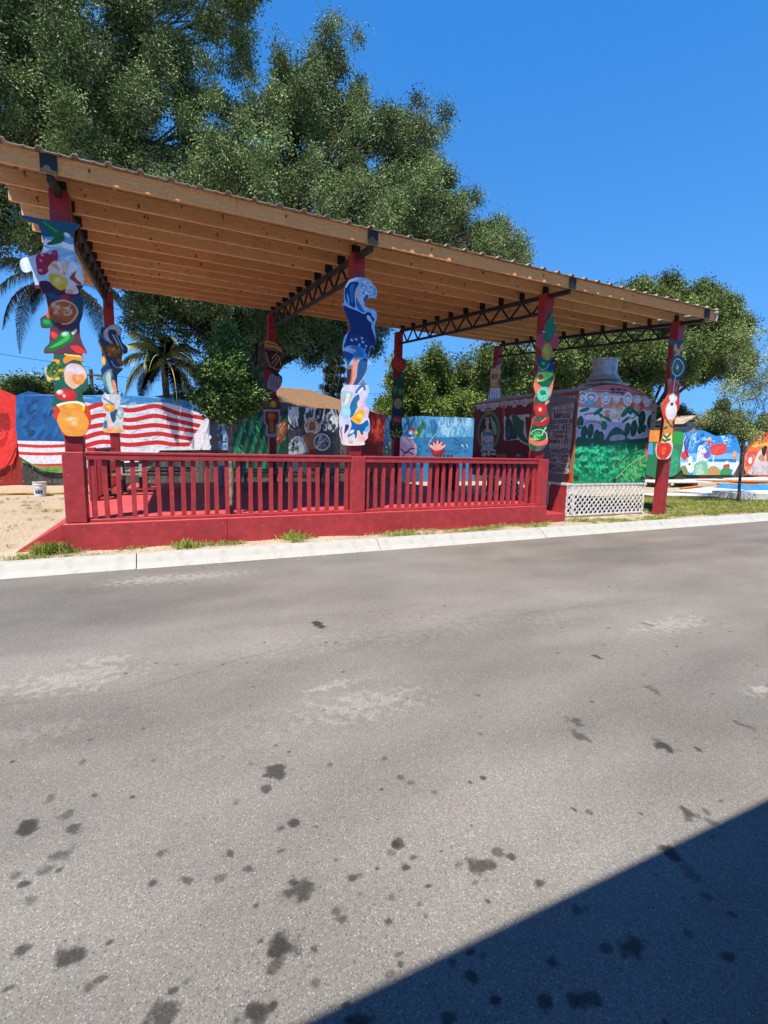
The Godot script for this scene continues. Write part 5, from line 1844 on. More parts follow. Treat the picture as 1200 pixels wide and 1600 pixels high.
# ------------------------------------------------------------------ fence and murals
func build_fence() -> void:
	var f := thing("plank_fence", "long weathered plank fence that carries the painted murals behind the pavilion", "fence", Vector3(0, 0, -11.34))
	rng.seed = 91
	var x := -7.0
	var i := 0
	while x < 46.0:
		var w := 0.142 if x < 16.0 or x > 26.0 else 0.30
		var m: Material = M.plank_red if (x < -3.06 or (x > 32.2 and x < 33.2)) else M.plank_green if (x > 29.0 and x < 32.2) else M["grey%d" % (rng.randi() % 3)]
		part("plank", box(Vector3(w - 0.006, 2.2, 0.018), 0.003), m, f, Vector3(x + w / 2, 1.18 + rng.randf_range(-0.012, 0.012), rng.randf_range(-0.004, 0.004)), Vector3(0, 0, rng.randf_range(-0.004, 0.004)))
		x += w
		i += 1
	for k in 23:
		part("fence_post", box(Vector3(0.09, 2.3, 0.09), 0.006), M.grey0, f, Vector3(-6.9 + k * 2.4, 1.2, -0.07))
	for y in [0.45, 1.2, 2.0]:
		for k in 11:
			part("fence_rail", box(Vector3(4.79, 0.09, 0.04), 0.005), M.grey1, f, Vector3(-4.6 + k * 4.8, y, -0.035))
	# murals: painted plywood hung on the fence
	var group := ""
	var z := -11.30
	for a in [
		["mural_panel", "bright red mural panel with a dark rose, left of the striped flag", ART_REDPANEL, OUT_REDPANEL, -4.6],
		["flag_mural", "long mural of a waving flag with blue field and red and white stripes", ART_FLAG, OUT_FLAG, 0.2],
		["mural_panel", "narrow white and blue mural with dark bird wings at the flag's ragged end", ART_EAGLE, OUT_EAGLE, 3.6],
		["mural_panel", "dark green mural of long feathers behind the small deck tree", ART_FEATHERS, OUT_FEATHERS, 4.9],
		["mural_panel", "grey waterfall mural with a feather-crowned figure holding a round shield", ART_WARRIOR, OUT_WARRIOR, 7.3],
		["mural_panel", "shaded dark red mural right of the tall wave cut-out", ART_REDCLOTH, OUT_REDCLOTH, 10.2],
		["mural_panel", "light blue mural with hummingbird, butterflies and a red flower", ART_GARDEN, OUT_GARDEN, 12.9],
		["mural_panel", "green leafy mural with orange sky behind the right-hand red post", ART_SHORE, OUT_SHORE, 28.6],
		["mural_panel", "blue sky mural with a white guitar, a dancer in green and a red tree", ART_MUSICIAN, OUT_MUSICIAN, 33.9],
		["mural_panel", "orange sunset mural with a seated woman in a pale dress", ART_SUNSET, OUT_SUNSET, 40.6],
	]:
		cutout(a[0], a[1], "mural", a[2], a[3], Vector3(a[4], 0, z), 1.5 if a[4] < 20 else 1.1, group, 0.012, 0.012, 1 if a[4] > 3.0 and a[4] < 20.0 else 2)

func build_cutouts() -> void:
	var g := ""
	cutout("painted_cutout", "painted board of hummingbird, flowers, chillies and orange clay pot on the left front post", "painted board", ART_FRUIT, OUT_FRUIT, Vector3(POST_X[0], 0, 0.012), 2.4, g)
	cutout("painted_cutout", "painted board of a wave, dark whale, dolphin and yellow fish on a front post", "painted board", ART_ORCA, OUT_ORCA, Vector3(POST_X[1], 0, 0.012), 2.4, g)
	cutout("painted_cutout", "painted board of pineapple, avocado, tomato, chilli and guacamole bowl on the third front post", "painted board", ART_PINEAPPLE, OUT_PINEAPPLE, Vector3(POST_X[2], 0, 0.012), 2.4, g)
	cutout("painted_cutout", "painted board of butterfly, hat, white guitar and red flowerpot on the leaning-looking right post", "painted board", ART_GUITAR, OUT_GUITAR, Vector3(POST_X[3], 0, 0.012), 2.4, g)
	cutout("painted_cutout", "painted board of a sea turtle, diving dolphin and yellow fish before the flag mural", "painted board", ART_TURTLE, OUT_TURTLE, Vector3(BACK_X[0], 0, BACK_Z + 0.012), 2.0, g)
	cutout("painted_cutout", "painted board of a carved serpent head, pale hand and gold glyph on a back post", "painted board", ART_SERPENT, OUT_SERPENT, Vector3(BACK_X[1], 0, BACK_Z + 0.012), 2.0, g)
	cutout("painted_cutout", "painted board of red and yellow flowers with dark leaves on a back post", "painted board", ART_BLOSSOM, OUT_BLOSSOM, Vector3(BACK_X[2], 0, BACK_Z + 0.012), 2.0, g)
	cutout("painted_cutout", "painted board of a brown figure in a flat hat, half hidden behind the trailer", "painted board", ART_TOTEM, OUT_TOTEM, Vector3(BACK_X[3], 0, BACK_Z + 0.012), 2.0, g)

# ------------------------------------------------------------------ trees, house, wires
func lobe(x: float, y: float, z: float, rx: float, ry: float, rz: float) -> Array:
	return [Vector3(x, y, z), Vector3(rx, ry, rz)]

func build_trees() -> void:
	var oak := leaf_cluster(26, 0.34, 0.10, 0.05, 3, 0.5)
	var tones := [Color(0.14, 0.21, 0.07), Color(0.105, 0.17, 0.058), Color(0.18, 0.25, 0.095), Color(0.08, 0.13, 0.048), Color(0.23, 0.28, 0.13)]
	tree("live_oak", "huge live oak rising over the middle of the pavilion roof", "tree", Vector3(5.1, 0.1, -13.4), [0.55, Vector3(-0.2, 4.6, 0.2)], [
		lobe(3.1, 16.2, 0.3, 1.5, 2.7, 1.5), lobe(2.6, 13.6, 0.5, 2.2, 2.0, 2.2), lobe(0.9, 14.4, 0.5, 1.9, 2.2, 2.2), lobe(7.1, 15.0, 0.2, 1.6, 2.3, 1.6), lobe(4.9, 14.6, 0.4, 1.5, 2.2, 1.7), lobe(7.4, 13.0, 0.3, 1.7, 1.8, 1.6), lobe(6.2, 12.2, 0.4, 2.2, 1.9, 2.0), lobe(8.2, 12.8, 0.2, 1.2, 1.3, 1.2), lobe(4.6, 10.4, 1.6, 3.4, 2.8, 3.0),
		lobe(1.0, 9.8, 2.6, 3.4, 2.6, 3.0), lobe(8.6, 11.1, 1.2, 2.6, 2.0, 2.4), lobe(11.2, 11.7, 0.6, 1.7, 1.0, 1.5), lobe(12.6, 11.6, 0.6, 0.9, 0.9, 1.0), lobe(-2.0, 8.9, 2.2, 3.2, 2.6, 3.2), lobe(-1.4, 6.9, 0.2, 3.0, 1.7, 2.6), lobe(1.8, 6.9, -0.4, 2.6, 1.5, 2.4),
		lobe(-3.6, 6.4, 0.0, 1.5, 1.5, 1.8), lobe(-0.6, 5.7, -1.0, 2.2, 0.9, 1.8), lobe(3.6, 7.6, 0.2, 2.4, 1.2, 2.2), lobe(4.2, 6.2, 0.4, 1.2, 0.8, 1.0), lobe(1.8, 6.4, 0.8, 1.8, 1.3, 1.6), lobe(3.2, 7.0, -0.2, 1.5, 1.3, 1.4), lobe(0.4, 6.2, 0.6, 1.6, 1.0, 1.4), lobe(-3.6, 7.6, 1.0, 1.8, 1.6, 1.8), lobe(9.3, 9.8, 3.5, 1.5, 0.7, 1.2), lobe(5.6, 11.8, -1.5, 2.6, 2.6, 2.4), lobe(2.4, 11.6, -1.2, 2.6, 2.6, 2.4)],
		30000, oak, tones, {"seed": 12, "tufts": 60, "tuft_lo": 0.10, "tuft_hi": 0.24, "hole": 0.62, "thin": -0.04, "twigs": 16, "stretch": Vector3(1.0, 1.3, 1.0)})
	tree("live_oak", "huge live oak filling the sky above the left end of the roof", "tree", Vector3(-9.2, 0.1, -14.9), [0.5, Vector3(0.6, 6.5, 0.4)], [
		lobe(7.4, 16.4, 1.0, 3.0, 4.2, 2.6), lobe(10.6, 17.0, 1.2, 2.3, 3.8, 2.4), lobe(13.4, 18.4, 1.0, 1.3, 3.2, 1.6), lobe(3.2, 14.8, 1.8, 3.4, 3.8, 3.0), lobe(8.4, 12.2, 2.2, 3.2, 2.8, 2.8), lobe(11.6, 13.2, 1.4, 2.4, 2.6, 2.4),
		lobe(5.2, 11.0, 2.6, 3.2, 2.6, 2.8), lobe(1.0, 11.2, 2.2, 3.2, 3.2, 3.0), lobe(6.0, 8.9, 2.8, 2.4, 1.7, 2.0), lobe(3.0, 8.6, 2.2, 2.6, 1.8, 2.2), lobe(13.4, 11.6, 0.6, 2.2, 2.4, 2.2), lobe(5.0, 18.6, 0.5, 3.2, 3.2, 2.6), lobe(9.0, 20.6, 0.5, 3.0, 3.0, 2.6), lobe(0.2, 8.0, 1.5, 2.4, 1.6, 2.0), lobe(7.5, 14.0, -0.5, 3.4, 3.0, 2.4)],
		32000, oak, tones, {"seed": 23, "tufts": 60, "tuft_lo": 0.10, "tuft_hi": 0.24, "hole": 0.62, "thin": 0.0, "twigs": 16, "stretch": Vector3(1.0, 1.3, 1.0)})
	var broad := leaf_cluster(26, 0.5, 0.16, 0.085, 5, 0.3)
	var far := [Color(0.15, 0.21, 0.06), Color(0.12, 0.17, 0.05), Color(0.19, 0.25, 0.075), Color(0.09, 0.135, 0.045)]
	tree("live_oak", "broad oak standing beyond the fence behind the trailer", "tree", Vector3(35.0, 0.1, -17.5), [0.6, Vector3(0, 4.4, 0)], [
		lobe(-4.6, 11.2, 0, 3.0, 2.0, 2.6), lobe(-1.0, 11.8, 0.6, 3.0, 2.4, 2.8), lobe(3.0, 12.8, 0, 2.8, 2.4, 2.6), lobe(6.4, 13.2, -0.6, 2.4, 2.0, 2.2), lobe(9.4, 12.6, -0.4, 2.2, 2.0, 2.0), lobe(10.6, 9.6, 0, 1.8, 1.6, 1.8), lobe(-4.4, 8.2, 1.4, 3.4, 2.2, 3.0), lobe(0.2, 8.8, 2.0, 3.6, 2.0, 3.0), lobe(4.6, 9.4, 1.2, 3.2, 1.9, 3.0), lobe(-8.0, 8.4, 0, 2.6, 2.4, 2.4), lobe(-10.6, 6.8, 0.4, 2.6, 2.2, 2.4), lobe(7.6, 9.4, 0, 2.2, 2.2, 2.2), lobe(-5.4, 5.4, 1.0, 3.0, 1.4, 2.4), lobe(-14, 7.0, -0.5, 2.4, 1.8, 2.2)],
		16000, broad, far, {"seed": 34, "tufts": 30, "tuft_lo": 0.12, "tuft_hi": 0.28, "thin": -0.12, "twigs": 8})
	tree("bushy_tree", "bushy light green tree behind the blue mural, left of the trailer", "tree", Vector3(20.8, 0.1, -25.0), [0.35, Vector3(0, 3.4, 0)], [
		lobe(-3.0, 6.4, 0, 1.5, 1.7, 1.5), lobe(-0.4, 7.6, 0.2, 1.3, 1.6, 1.5), lobe(2.0, 6.8, 0, 1.8, 1.6, 1.6), lobe(-1.8, 4.8, 0.8, 2.0, 1.4, 1.6), lobe(1.2, 5.0, 0.8, 2.4, 1.6, 1.8), lobe(3.6, 5.0, 0.2, 1.6, 1.8, 1.6), lobe(-4.2, 4.2, 0.2, 1.3, 1.2, 1.4), lobe(0, 3.4, 1.0, 4.0, 1.2, 1.6), lobe(6.4, 5.4, -1, 1.8, 1.8, 1.6)],
		6500, broad, [Color(0.15, 0.22, 0.05), Color(0.115, 0.18, 0.045), Color(0.19, 0.26, 0.07)], {"seed": 45, "tufts": 20, "thin": -0.35})
	# whorled conifer
	var whorls := []
	for i in 9:
		var y := 3.4 + i * 0.66
		var w := 1.35 * (1.0 - i / 10.5)
		for k in 5:
			var a := k * TAU / 5 + i * 0.6
			whorls.append(lobe(cos(a) * w * 0.62, y + 0.12 * w, sin(a) * w * 0.62, w * 0.42 * absf(cos(a)) + 0.14, 0.12, w * 0.42 * absf(sin(a)) + 0.14))
	whorls.append(lobe(0, 9.2, 0, 0.14, 0.4, 0.14))
	tree("conifer_tree", "dark narrow whorled conifer beside the tan roof", "tree", Vector3(12.3, 0.1, -25.0), [0.16, Vector3(0, 9.0, 0)], whorls,
		3200, leaf_cluster(12, 0.16, 0.16, 0.03, 6, -0.2), [Color(0.035, 0.065, 0.035), Color(0.05, 0.08, 0.04)], {"seed": 56, "tufts": 4, "thin": -2.0, "twigs": 1})
	var shrub := leaf_cluster(16, 0.4, 0.16, 0.08, 8, 0.1)
	for b in [[Vector3(-5.0, 0.1, -19.5), "rounded yellow-green bush above the fence at the far left", 2.2, 0], [Vector3(-2.6, 0.1, -20.5), "dark green bush above the fence behind the fruit cut-out", 2.0, 1]]:
		tree("tall_bush", b[1], "bush", b[0], [0.12, Vector3(0, 1.6, 0)], [lobe(-0.9, 3.2, 0, 1.1, 1.1, 1.0), lobe(0.7, 3.4, 0.2, 1.0, 1.0, 1.0), lobe(0, 2.4, 0.4, 1.7, 1.2, 1.3), lobe(1.5, 2.7, 0, 0.9, 1.0, 0.9)],
			1800, shrub, [[Color(0.22, 0.28, 0.07), Color(0.17, 0.23, 0.06)], [Color(0.11, 0.17, 0.05), Color(0.15, 0.21, 0.06)]][b[3]], {"seed": 67 + b[3], "tufts": 9, "thin": -0.5, "twigs": 4})
	for i in 5:
		tree("hedge_tree", ["low tree beyond the fence just right of the guitar post", "second low tree beyond the right fence, over the sky mural", "third low tree beyond the right fence, left of the sunset mural", "low tree beyond the fence over the sunset mural", "low tree beyond the fence outside the right edge"][i], "tree", Vector3(41.5 + i * 4.6, 0.1, -21.0 - (i % 2) * 2.0), [0.22, Vector3(0, 2.4, 0)], [lobe(-1.6, 4.2, 0, 1.6, 1.3, 1.4), lobe(0.6, 4.8 + 0.3 * (i % 3), 0.2, 1.7, 1.3, 1.5), lobe(2.2, 4.0, 0, 1.5, 1.3, 1.3), lobe(0, 2.9, 0.6, 2.8, 1.3, 1.4)],
			1700, broad, far, {"seed": 70 + i, "tufts": 10, "thin": -0.4, "twigs": 4, "group": "low trees beyond the right fence"})
	tree("hedge_tree", "dark tree mass beyond the fence, between the conifer and the bushy tree", "tree", Vector3(15.2, 0.1, -32.0), [0.2, Vector3(0, 2.4, 0)], [lobe(-1.6, 4.0, 0, 1.5, 1.2, 1.4), lobe(0.9, 4.3, 0.2, 1.7, 1.3, 1.5), lobe(0, 2.9, 0.6, 2.8, 1.3, 1.4)],
		1500, broad, far, {"seed": 83, "tufts": 10, "thin": -0.4, "twigs": 4})
	# the young trees
	var glossy := leaf_cluster(15, 0.10, 0.062, 0.03, 9, 0.0)
	tree("young_tree", "young glossy-leaved tree growing up through the front of the deck", "tree", Vector3(2.06, 0.44, -0.28), [0.042, Vector3(0.02, 1.5, 0.02)], [
		lobe(-0.02, 2.75, 0, 0.18, 0.30, 0.18), lobe(0.10, 2.55, 0.05, 0.30, 0.30, 0.28), lobe(-0.16, 2.35, 0.02, 0.32, 0.30, 0.30), lobe(0.25, 2.2, -0.05, 0.32, 0.30, 0.32), lobe(-0.26, 1.95, 0.08, 0.34, 0.26, 0.32), lobe(0.12, 1.9, 0.1, 0.40, 0.26, 0.34), lobe(0.32, 1.82, 0.0, 0.26, 0.24, 0.26), lobe(-0.02, 1.68, 0.05, 0.38, 0.14, 0.26), lobe(-0.05, 2.35, 0.2, 0.3, 0.34, 0.2)],
		1050, glossy, [Color(0.105, 0.19, 0.045), Color(0.08, 0.15, 0.04), Color(0.155, 0.25, 0.065)], {"seed": 92, "tufts": 16, "tuft_lo": 0.12, "tuft_hi": 0.34, "thin": -0.25, "twigs": 9, "bark": M.bark_pale, "hole": 2.5})
	var small := leaf_cluster(12, 0.16, 0.07, 0.032, 10, 0.1)
	tree("young_tree", "slim sparse young tree on the lawn at the right, bare pale twigs in its top", "tree", Vector3(17.9, 0.1, -1.25), [0.042, Vector3(-0.15, 1.95, 0.0)], [
		lobe(-0.6, 4.7, 0, 0.7, 0.7, 0.6), lobe(-0.2, 4.0, 0.1, 0.8, 0.6, 0.7), lobe(0.5, 4.2, 0, 0.6, 0.7, 0.6), lobe(-1.2, 3.4, 0.1, 0.8, 0.5, 0.7), lobe(0.2, 3.2, 0.2, 0.9, 0.5, 0.7), lobe(-0.6, 2.7, 0.2, 1.0, 0.5, 0.7), lobe(-1.4, 2.6, 0, 0.7, 0.4, 0.6), lobe(0.6, 2.6, 0, 0.7, 0.5, 0.6), lobe(-0.4, 2.25, 0.2, 0.9, 0.35, 0.6)],
		620, small, [Color(0.22, 0.29, 0.10), Color(0.18, 0.24, 0.08), Color(0.28, 0.32, 0.15)], {"seed": 101, "tufts": 9, "thin": -0.3, "twigs": 16, "hole": 1.4})
	palm("queen palm with long drooping fronds behind the left cut-out", Vector3(-1.85, 0.1, -13.0), 7.0, 16, 2.7, [PI + 0.3], 3)
	palm("short yellowish palm beside the tan roof, before the dark oak", Vector3(1.36, 0.1, -11.9), 4.35, 18, 1.7, [], 4)

func build_house() -> void:
	var h := thing("house", "low house with a tan shingled hip roof behind the mural fence", "house", Vector3(6.6, 0, -23.2))
	# footprint 14.4 x 7.6; ridge along x
	part("wall", box(Vector3(14.6, 3.3, 7.0), 0.01), M.stucco, h, Vector3(0, 1.65, 0))
	var e := 3.4
	var r := 5.25
	var q := [Vector3(-7.8, e, 4.0), Vector3(7.8, e, 4.0), Vector3(7.8, e, -4.0), Vector3(-7.8, e, -4.0), Vector3(-0.8, r, 0), Vector3(3.4, r, 0)]
	for s in [[0, 1, 5, 4], [2, 3, 4, 5], [1, 2, 5], [3, 0, 4]]:
		var st := SurfaceTool.new()               # courses of shingles lapped over each other
		st.begin(Mesh.PRIMITIVE_TRIANGLES)
		st.set_smooth_group(-1)
		var n := 26
		var a: Vector3 = q[s[0]]
		var b: Vector3 = q[s[1]]
		var c: Vector3 = q[s[2]]
		var d: Vector3 = q[s[3]] if s.size() == 4 else c
		var up := (b - a).cross(d - a).normalized()
		if up.y < 0: up = -up
		for i in n:
			var t0 := float(i) / n
			var t1 := float(i + 1) / n
			face(st, [a.lerp(d, t0) + up * 0.03, b.lerp(c, t0) + up * 0.03, b.lerp(c, t1) + up * 0.012, a.lerp(d, t1) + up * 0.012], up)
			face(st, [a.lerp(d, t0) + up * 0.03, b.lerp(c, t0) + up * 0.03, b.lerp(c, t0), a.lerp(d, t0)], -up + Vector3(0, -1, 0))
		st.generate_normals()
		part("roof_slope", st.commit(), M.shingle, h)
	part("fascia", box(Vector3(15.6, 0.16, 0.03), 0.004), M.white, h, Vector3(0, e - 0.08, 4.0))
	part("fascia", box(Vector3(0.03, 0.16, 8.0), 0.004), M.white, h, Vector3(7.8, e - 0.08, 0))
	part("roof_vent", lathe([[0.05, 0], [0.05, 0.3], [0.09, 0.3], [0.09, 0.36], [0.0, 0.4]], 10), M.black, h, Vector3(-0.4, 4.35, 2.0))
	var g := thing("shed", "small grey gable-roofed shed beyond the fence right of the guitar post", "shed", Vector3(33.9, 0, -14.2))
	part("wall", box(Vector3(2.0, 3.4, 2.0), 0.01), M.stucco, g, Vector3(0, 1.8, 0))
	for s in [-1, 1]:
		part("roof_slope", box(Vector3(1.5, 0.06, 2.5), 0.01), M.roof, g, Vector3(s * 0.62, 3.95, 0), Vector3(0, 0, -s * 0.42))
	part("gable", box(Vector3(0.9, 0.5, 1.9), 0.01), M.stucco, g, Vector3(0, 3.6, 0))
	# utility pole and wires
	var u := thing("utility_pole", "thin dark utility pole seen between the left cut-outs", "utility pole", Vector3(-2.9, 0, -30.0))
	part("pole", lathe([[0.15, 0], [0.11, 6.3], [0.0, 6.32]], 10), M.bark, u)
	part("crossarm", box(Vector3(1.4, 0.1, 0.1), 0.01), M.bark, u, Vector3(0, 5.9, 0.1))
	for k in 2:
		var pts := []
		var rad := []
		for i in 25:
			var t := i / 24.0
			pts.append(Vector3(lerpf(-26.0, -2.9 + k * 0.1, t), 8.6 - k * 0.9 + lerpf(1.0, -2.2 - 0.4 * k, t) - 4.0 * 0.5 * t * (1.0 - t), lerpf(-28.0, -29.9, t)))
			rad.append(0.016)
		var w := part("power_line", tube_mesh(pts, rad, 5), M.black, self)
		tag(w, ["upper power line sagging to the utility pole at the far left", "lower power line sagging to the utility pole at the far left"][k], "power line")
	var pts := []
	var rad := []
	for i in 33:
		var t := i / 32.0
		pts.append(Vector3(lerpf(-2.9, 40.0, t), 6.0 + 2.4 * t - 3.0 * t * (1.0 - t), -30.0 - 6.0 * t))
		rad.append(0.014)
	tag(part("power_line", tube_mesh(pts, rad, 5), M.black, self), "power line running right behind the pavilion from the utility pole", "power line")

# ------------------------------------------------------------------ small things
func picnic_table(label: String, at: Vector3, turn: float, l := 1.7) -> void:
	var t := thing("picnic_table", label, "picnic table", at, turn, "picnic tables on the deck")
	for k in 5:
		part("top_board", box(Vector3(l, 0.035, 0.135), 0.004), M.table, t, Vector3(0, 0.72, -0.28 + k * 0.14))
	for s in [-1, 1]:
		for k in 2:
			part("bench_board", box(Vector3(l, 0.035, 0.135), 0.004), M.table, t, Vector3(0, 0.43, s * (0.60 + k * 0.14)))
		for e in [-1, 1]:
			bar(Vector3(e * (l / 2 - 0.25), 0.70, s * 0.2), Vector3(e * (l / 2 - 0.25), 0.0, s * 0.58), 0.07, M.table, "leg", t)
	for e in [-1, 1]:
		part("cross_beam", box(Vector3(0.04, 0.085, 1.5), 0.004), M.table, t, Vector3(e * (l / 2 - 0.30), 0.37, 0))

func build_props() -> void:
	picnic_table("weathered picnic table in the sun at the left end of the deck", Vector3(0.78, DECK, -4.3), 0.0, 1.5)
	picnic_table("picnic table in the back left corner of the deck, behind the sunlit one", Vector3(1.1, DECK, -6.0), 0.0, 1.5)
	picnic_table("picnic table deep in shade behind the young deck tree", Vector3(3.6, DECK, -5.2), 0.0)
	picnic_table("picnic table in shade at the middle of the deck, behind the wave cut-out", Vector3(5.9, DECK, -5.3), 0.0)
	# bucket
	var b := thing("bucket", "white plastic paint bucket with a dark label on the sandy yard", "bucket", Vector3(-1.87, 0.11, -7.6))
	part("pail", lathe([[0.0, 0.0], [0.135, 0.0], [0.15, 0.36], [0.158, 0.36], [0.158, 0.38], [0.146, 0.38], [0.132, 0.02], [0.0, 0.02]], 28), M.white, b)
	part("rim", lathe([[0.150, 0.30], [0.158, 0.305], [0.158, 0.315], [0.151, 0.32]], 28), M.white, b)
	for k in 5:
		part("label_patch", box(Vector3(0.034, 0.09, 0.004), 0.001), M.tarp if k % 2 else M.black, b, Vector3(sin(-0.5 + k * 0.22) * 0.143, 0.12, cos(-0.5 + k * 0.22) * 0.143), Vector3(0.04, -0.5 + k * 0.22, 0))
	var hp := []
	var hr := []
	for i in 13:
		var a := PI * i / 12.0
		hp.append(Vector3(cos(a) * 0.158, 0.33 - sin(a) * 0.1, 0.03 + sin(a) * 0.13))
		hr.append(0.003)
	part("handle", tube_mesh(hp, hr, 5), M.steel, b)
	for a in [["yellow_board", "yellow painted board lying in the sand left of the bucket", Vector3(-2.75, 0.145, -8.2), 0.06, Vector3(1.9, 0.03, 0.22)], ["yellow_board", "yellow painted board lying between the bucket and the deck", Vector3(-1.2, 0.145, -8.15), 0.22, Vector3(1.3, 0.03, 0.24)]]:
		var o := part(a[0], box(a[4], 0.004), M.yellow_board, self, a[2], Vector3(0, a[3], 0))
		tag(o, a[1], "board", "yellow boards in the yard")
	# things on the deck
	var s := thing("black_stand", "slim black upright stand on the deck just behind the left railing corner", "stand", Vector3(0.06, DECK, -3.6))
	part("pole", lathe([[0.055, 0.03], [0.055, 0.95], [0.0, 0.97]], 16), M.black, s)
	part("foot", lathe([[0.19, 0.0], [0.19, 0.02], [0.07, 0.045], [0.055, 0.06]], 20), M.black, s)
	part("collar", lathe([[0.06, 0.10], [0.066, 0.11], [0.066, 0.15], [0.06, 0.16]], 16), M.white, s)
	var c := thing("blue_bin", "pale blue plastic bin on the deck in the shade behind the young tree", "bin", Vector3(2.53, DECK, -6.0))
	part("tub", lathe([[0.0, 0.0], [0.15, 0.0], [0.18, 0.46], [0.19, 0.46], [0.19, 0.49], [0.17, 0.49], [0.14, 0.03], [0.0, 0.03]], 20), mat(lin(0.34, 0.40, 0.48), 0.4), c)
	part("lid", lathe([[0.195, 0.49], [0.195, 0.51], [0.14, 0.54], [0.0, 0.545]], 20), mat(lin(0.42, 0.48, 0.55), 0.4), c)
	var bowl := lathe([[0.0, 0.0], [0.07, 0.0], [0.09, 0.02], [0.16, 0.10], [0.165, 0.10], [0.10, 0.02], [0.0, 0.015]], 22)
	var teal := mat(lin(0.06, 0.22, 0.20), 0.3)
	for a in [[-1.95, "teal bowl on the trailer's counter shelf, beside the green map"], [-1.35, "teal bowl on the trailer's counter shelf, under the menu board"]]:
		tag(part("bowl", bowl, teal, self, Vector3(9.47, 1.145, a[0])), a[1], "bowl", "bowls on the counter")
	var cb := thing("red_cabinet", "dark red cabinet at the back of the deck left of the trailer", "cabinet", Vector3(9.0, DECK - 0.36, -4.9))
	part("carcass", box(Vector3(0.7, 1.15, 0.5), 0.008), M.red, cb, Vector3(0, 0.6, 0))
	part("top", box(Vector3(0.8, 0.04, 0.6), 0.006), M.red, cb, Vector3(0, 1.2, 0))
	part("door", box(Vector3(0.6, 0.9, 0.02), 0.004), M.post_red, cb, Vector3(0, 0.6, 0.262))
	for k in 5:
		var q := part("white_cup", lathe([[0.0, 0.0], [0.028, 0.0], [0.038, 0.1], [0.034, 0.1], [0.024, 0.01], [0.0, 0.01]], 12), M.white, self, Vector3(8.72 + k * 0.13, DECK - 0.36 + 1.222, -4.85))
		tag(q, ["white cup at the left end of the row on the red cabinet", "second white cup from the left on the red cabinet", "middle white cup of the row on the red cabinet", "fourth white cup on the red cabinet, next to the end one", "white cup at the trailer end of the row on the red cabinet"][k], "cup", "white cups on the red cabinet")
	# building sheets and timber on the right-hand lawn
	for a in [
		["white_sheet", "large white sheet lying on the lawn behind the guitar post", Vector3(20.6, 0.24, -3.7), 0.25, Vector3(3.4, 0.05, 1.3), M.sheet, "sheet"],
		["white_sheet", "narrow white sheet at the lawn's edge just right of the guitar post", Vector3(17.6, 0.20, -3.1), -0.28, Vector3(2.6, 0.04, 0.7), M.sheet, "sheet"],
		["white_sheet", "thick stack-high white sheet behind the slim young tree", Vector3(20.6, 0.27, -1.75), -0.18, Vector3(3.8, 0.22, 1.1), M.sheet, "sheet"],
		["white_sheet", "white sheet raised off the ground with a dark gap beneath, behind the red post", Vector3(23.2, 0.34, -7.0), -0.1, Vector3(3.6, 0.06, 1.3), M.sheet, "sheet"],
		["white_sheet", "white sheet lying far back below the sunset mural", Vector3(33.0, 0.3, -8.4), 0.1, Vector3(5.0, 0.08, 1.4), M.sheet, "sheet"],
		["white_sheet", "small pale sheet lying below the sky mural", Vector3(30.0, 0.2, -9.4), 0.0, Vector3(3.0, 0.05, 1.0), M.sheet, "sheet"],
		["timber", "orange timber plank in front of the sky mural, longest one", Vector3(28.4, 0.32, -6.9), -0.28, Vector3(5.0, 0.09, 0.2), M.orange_wood, "plank"],
		["timber", "orange timber plank nearest the blue tarp", Vector3(27.4, 0.25, -5.6), -0.34, Vector3(4.0, 0.08, 0.2), M.orange_wood, "plank"],
		["timber", "short brown timber offcut by the red post's foot on the lawn", Vector3(22.4, 0.18, -5.6), 0.3, Vector3(2.6, 0.08, 0.18), M.orange_wood, "plank"],
	]:
		tag(part(a[0], box(a[4], 0.006), a[5], self, a[2], Vector3(0, a[3], 0)), a[1], a[6], {"sheet": "white sheets on the lawn", "plank": "timber on the lawn"}[a[6]])
	for k in 2:
		tag(part("support_block", box(Vector3(0.3, 0.2, 1.0), 0.01), M.orange_wood, self, Vector3(22.2 + k * 2.0, 0.21, -7.0)), ["wood block propping the raised white sheet, left one", "wood block propping the raised white sheet, right one"][k], "block", "blocks under the raised sheet")
	var tarp := SurfaceTool.new()
	tarp.begin(Mesh.PRIMITIVE_TRIANGLES)
	var tn := noise(1.6, 3, FastNoiseLite.TYPE_SIMPLEX_SMOOTH, 111)
	var grid := func(i: int, j: int) -> Vector3:
		var x := i / 24.0 * 2.6 - 1.3
		var z := j / 16.0 * 1.5 - 0.75
		return Vector3(x + 0.06 * tn.get_noise_2d(z * 2, 5), 0.02 + maxf(0.0, 0.13 + 0.22 * tn.get_noise_2d(x, z)) * smoothstep(1.3, 0.9, absf(x)) * smoothstep(0.75, 0.45, absf(z)), z + 0.06 * tn.get_noise_2d(x * 2, 9))
	for i in 24:
		for j in 16:
			face(tarp, [grid.call(i, j), grid.call(i + 1, j), grid.call(i + 1, j + 1), grid.call(i, j + 1)], Vector3.UP)
	tarp.generate_normals()
	tag(part("tarp", tarp.commit(), M.tarp, self, Vector3(25.0, 0.12, -4.7), Vector3(0, -0.2, 0)), "crumpled bright blue tarp on the lawn behind the slim young tree", "tarp")
	# the shop whose eave shades the near corner of the lane; the photographer stands under it
	var shop := thing("shop_building", "plain shop with a deep flat eave on the near side of the lane", "building", Vector3(5.0, 0, 0.075), -0.016)
	part("wall", box(Vector3(40.0, 3.2, 0.25), 0.01), M.stucco, shop, Vector3(0, 1.6, 11.4))
	part("eave_roof", box(Vector3(40.0, 0.28, 8.3), 0.01), M.white, shop, Vector3(0, 3.20, 11.80))
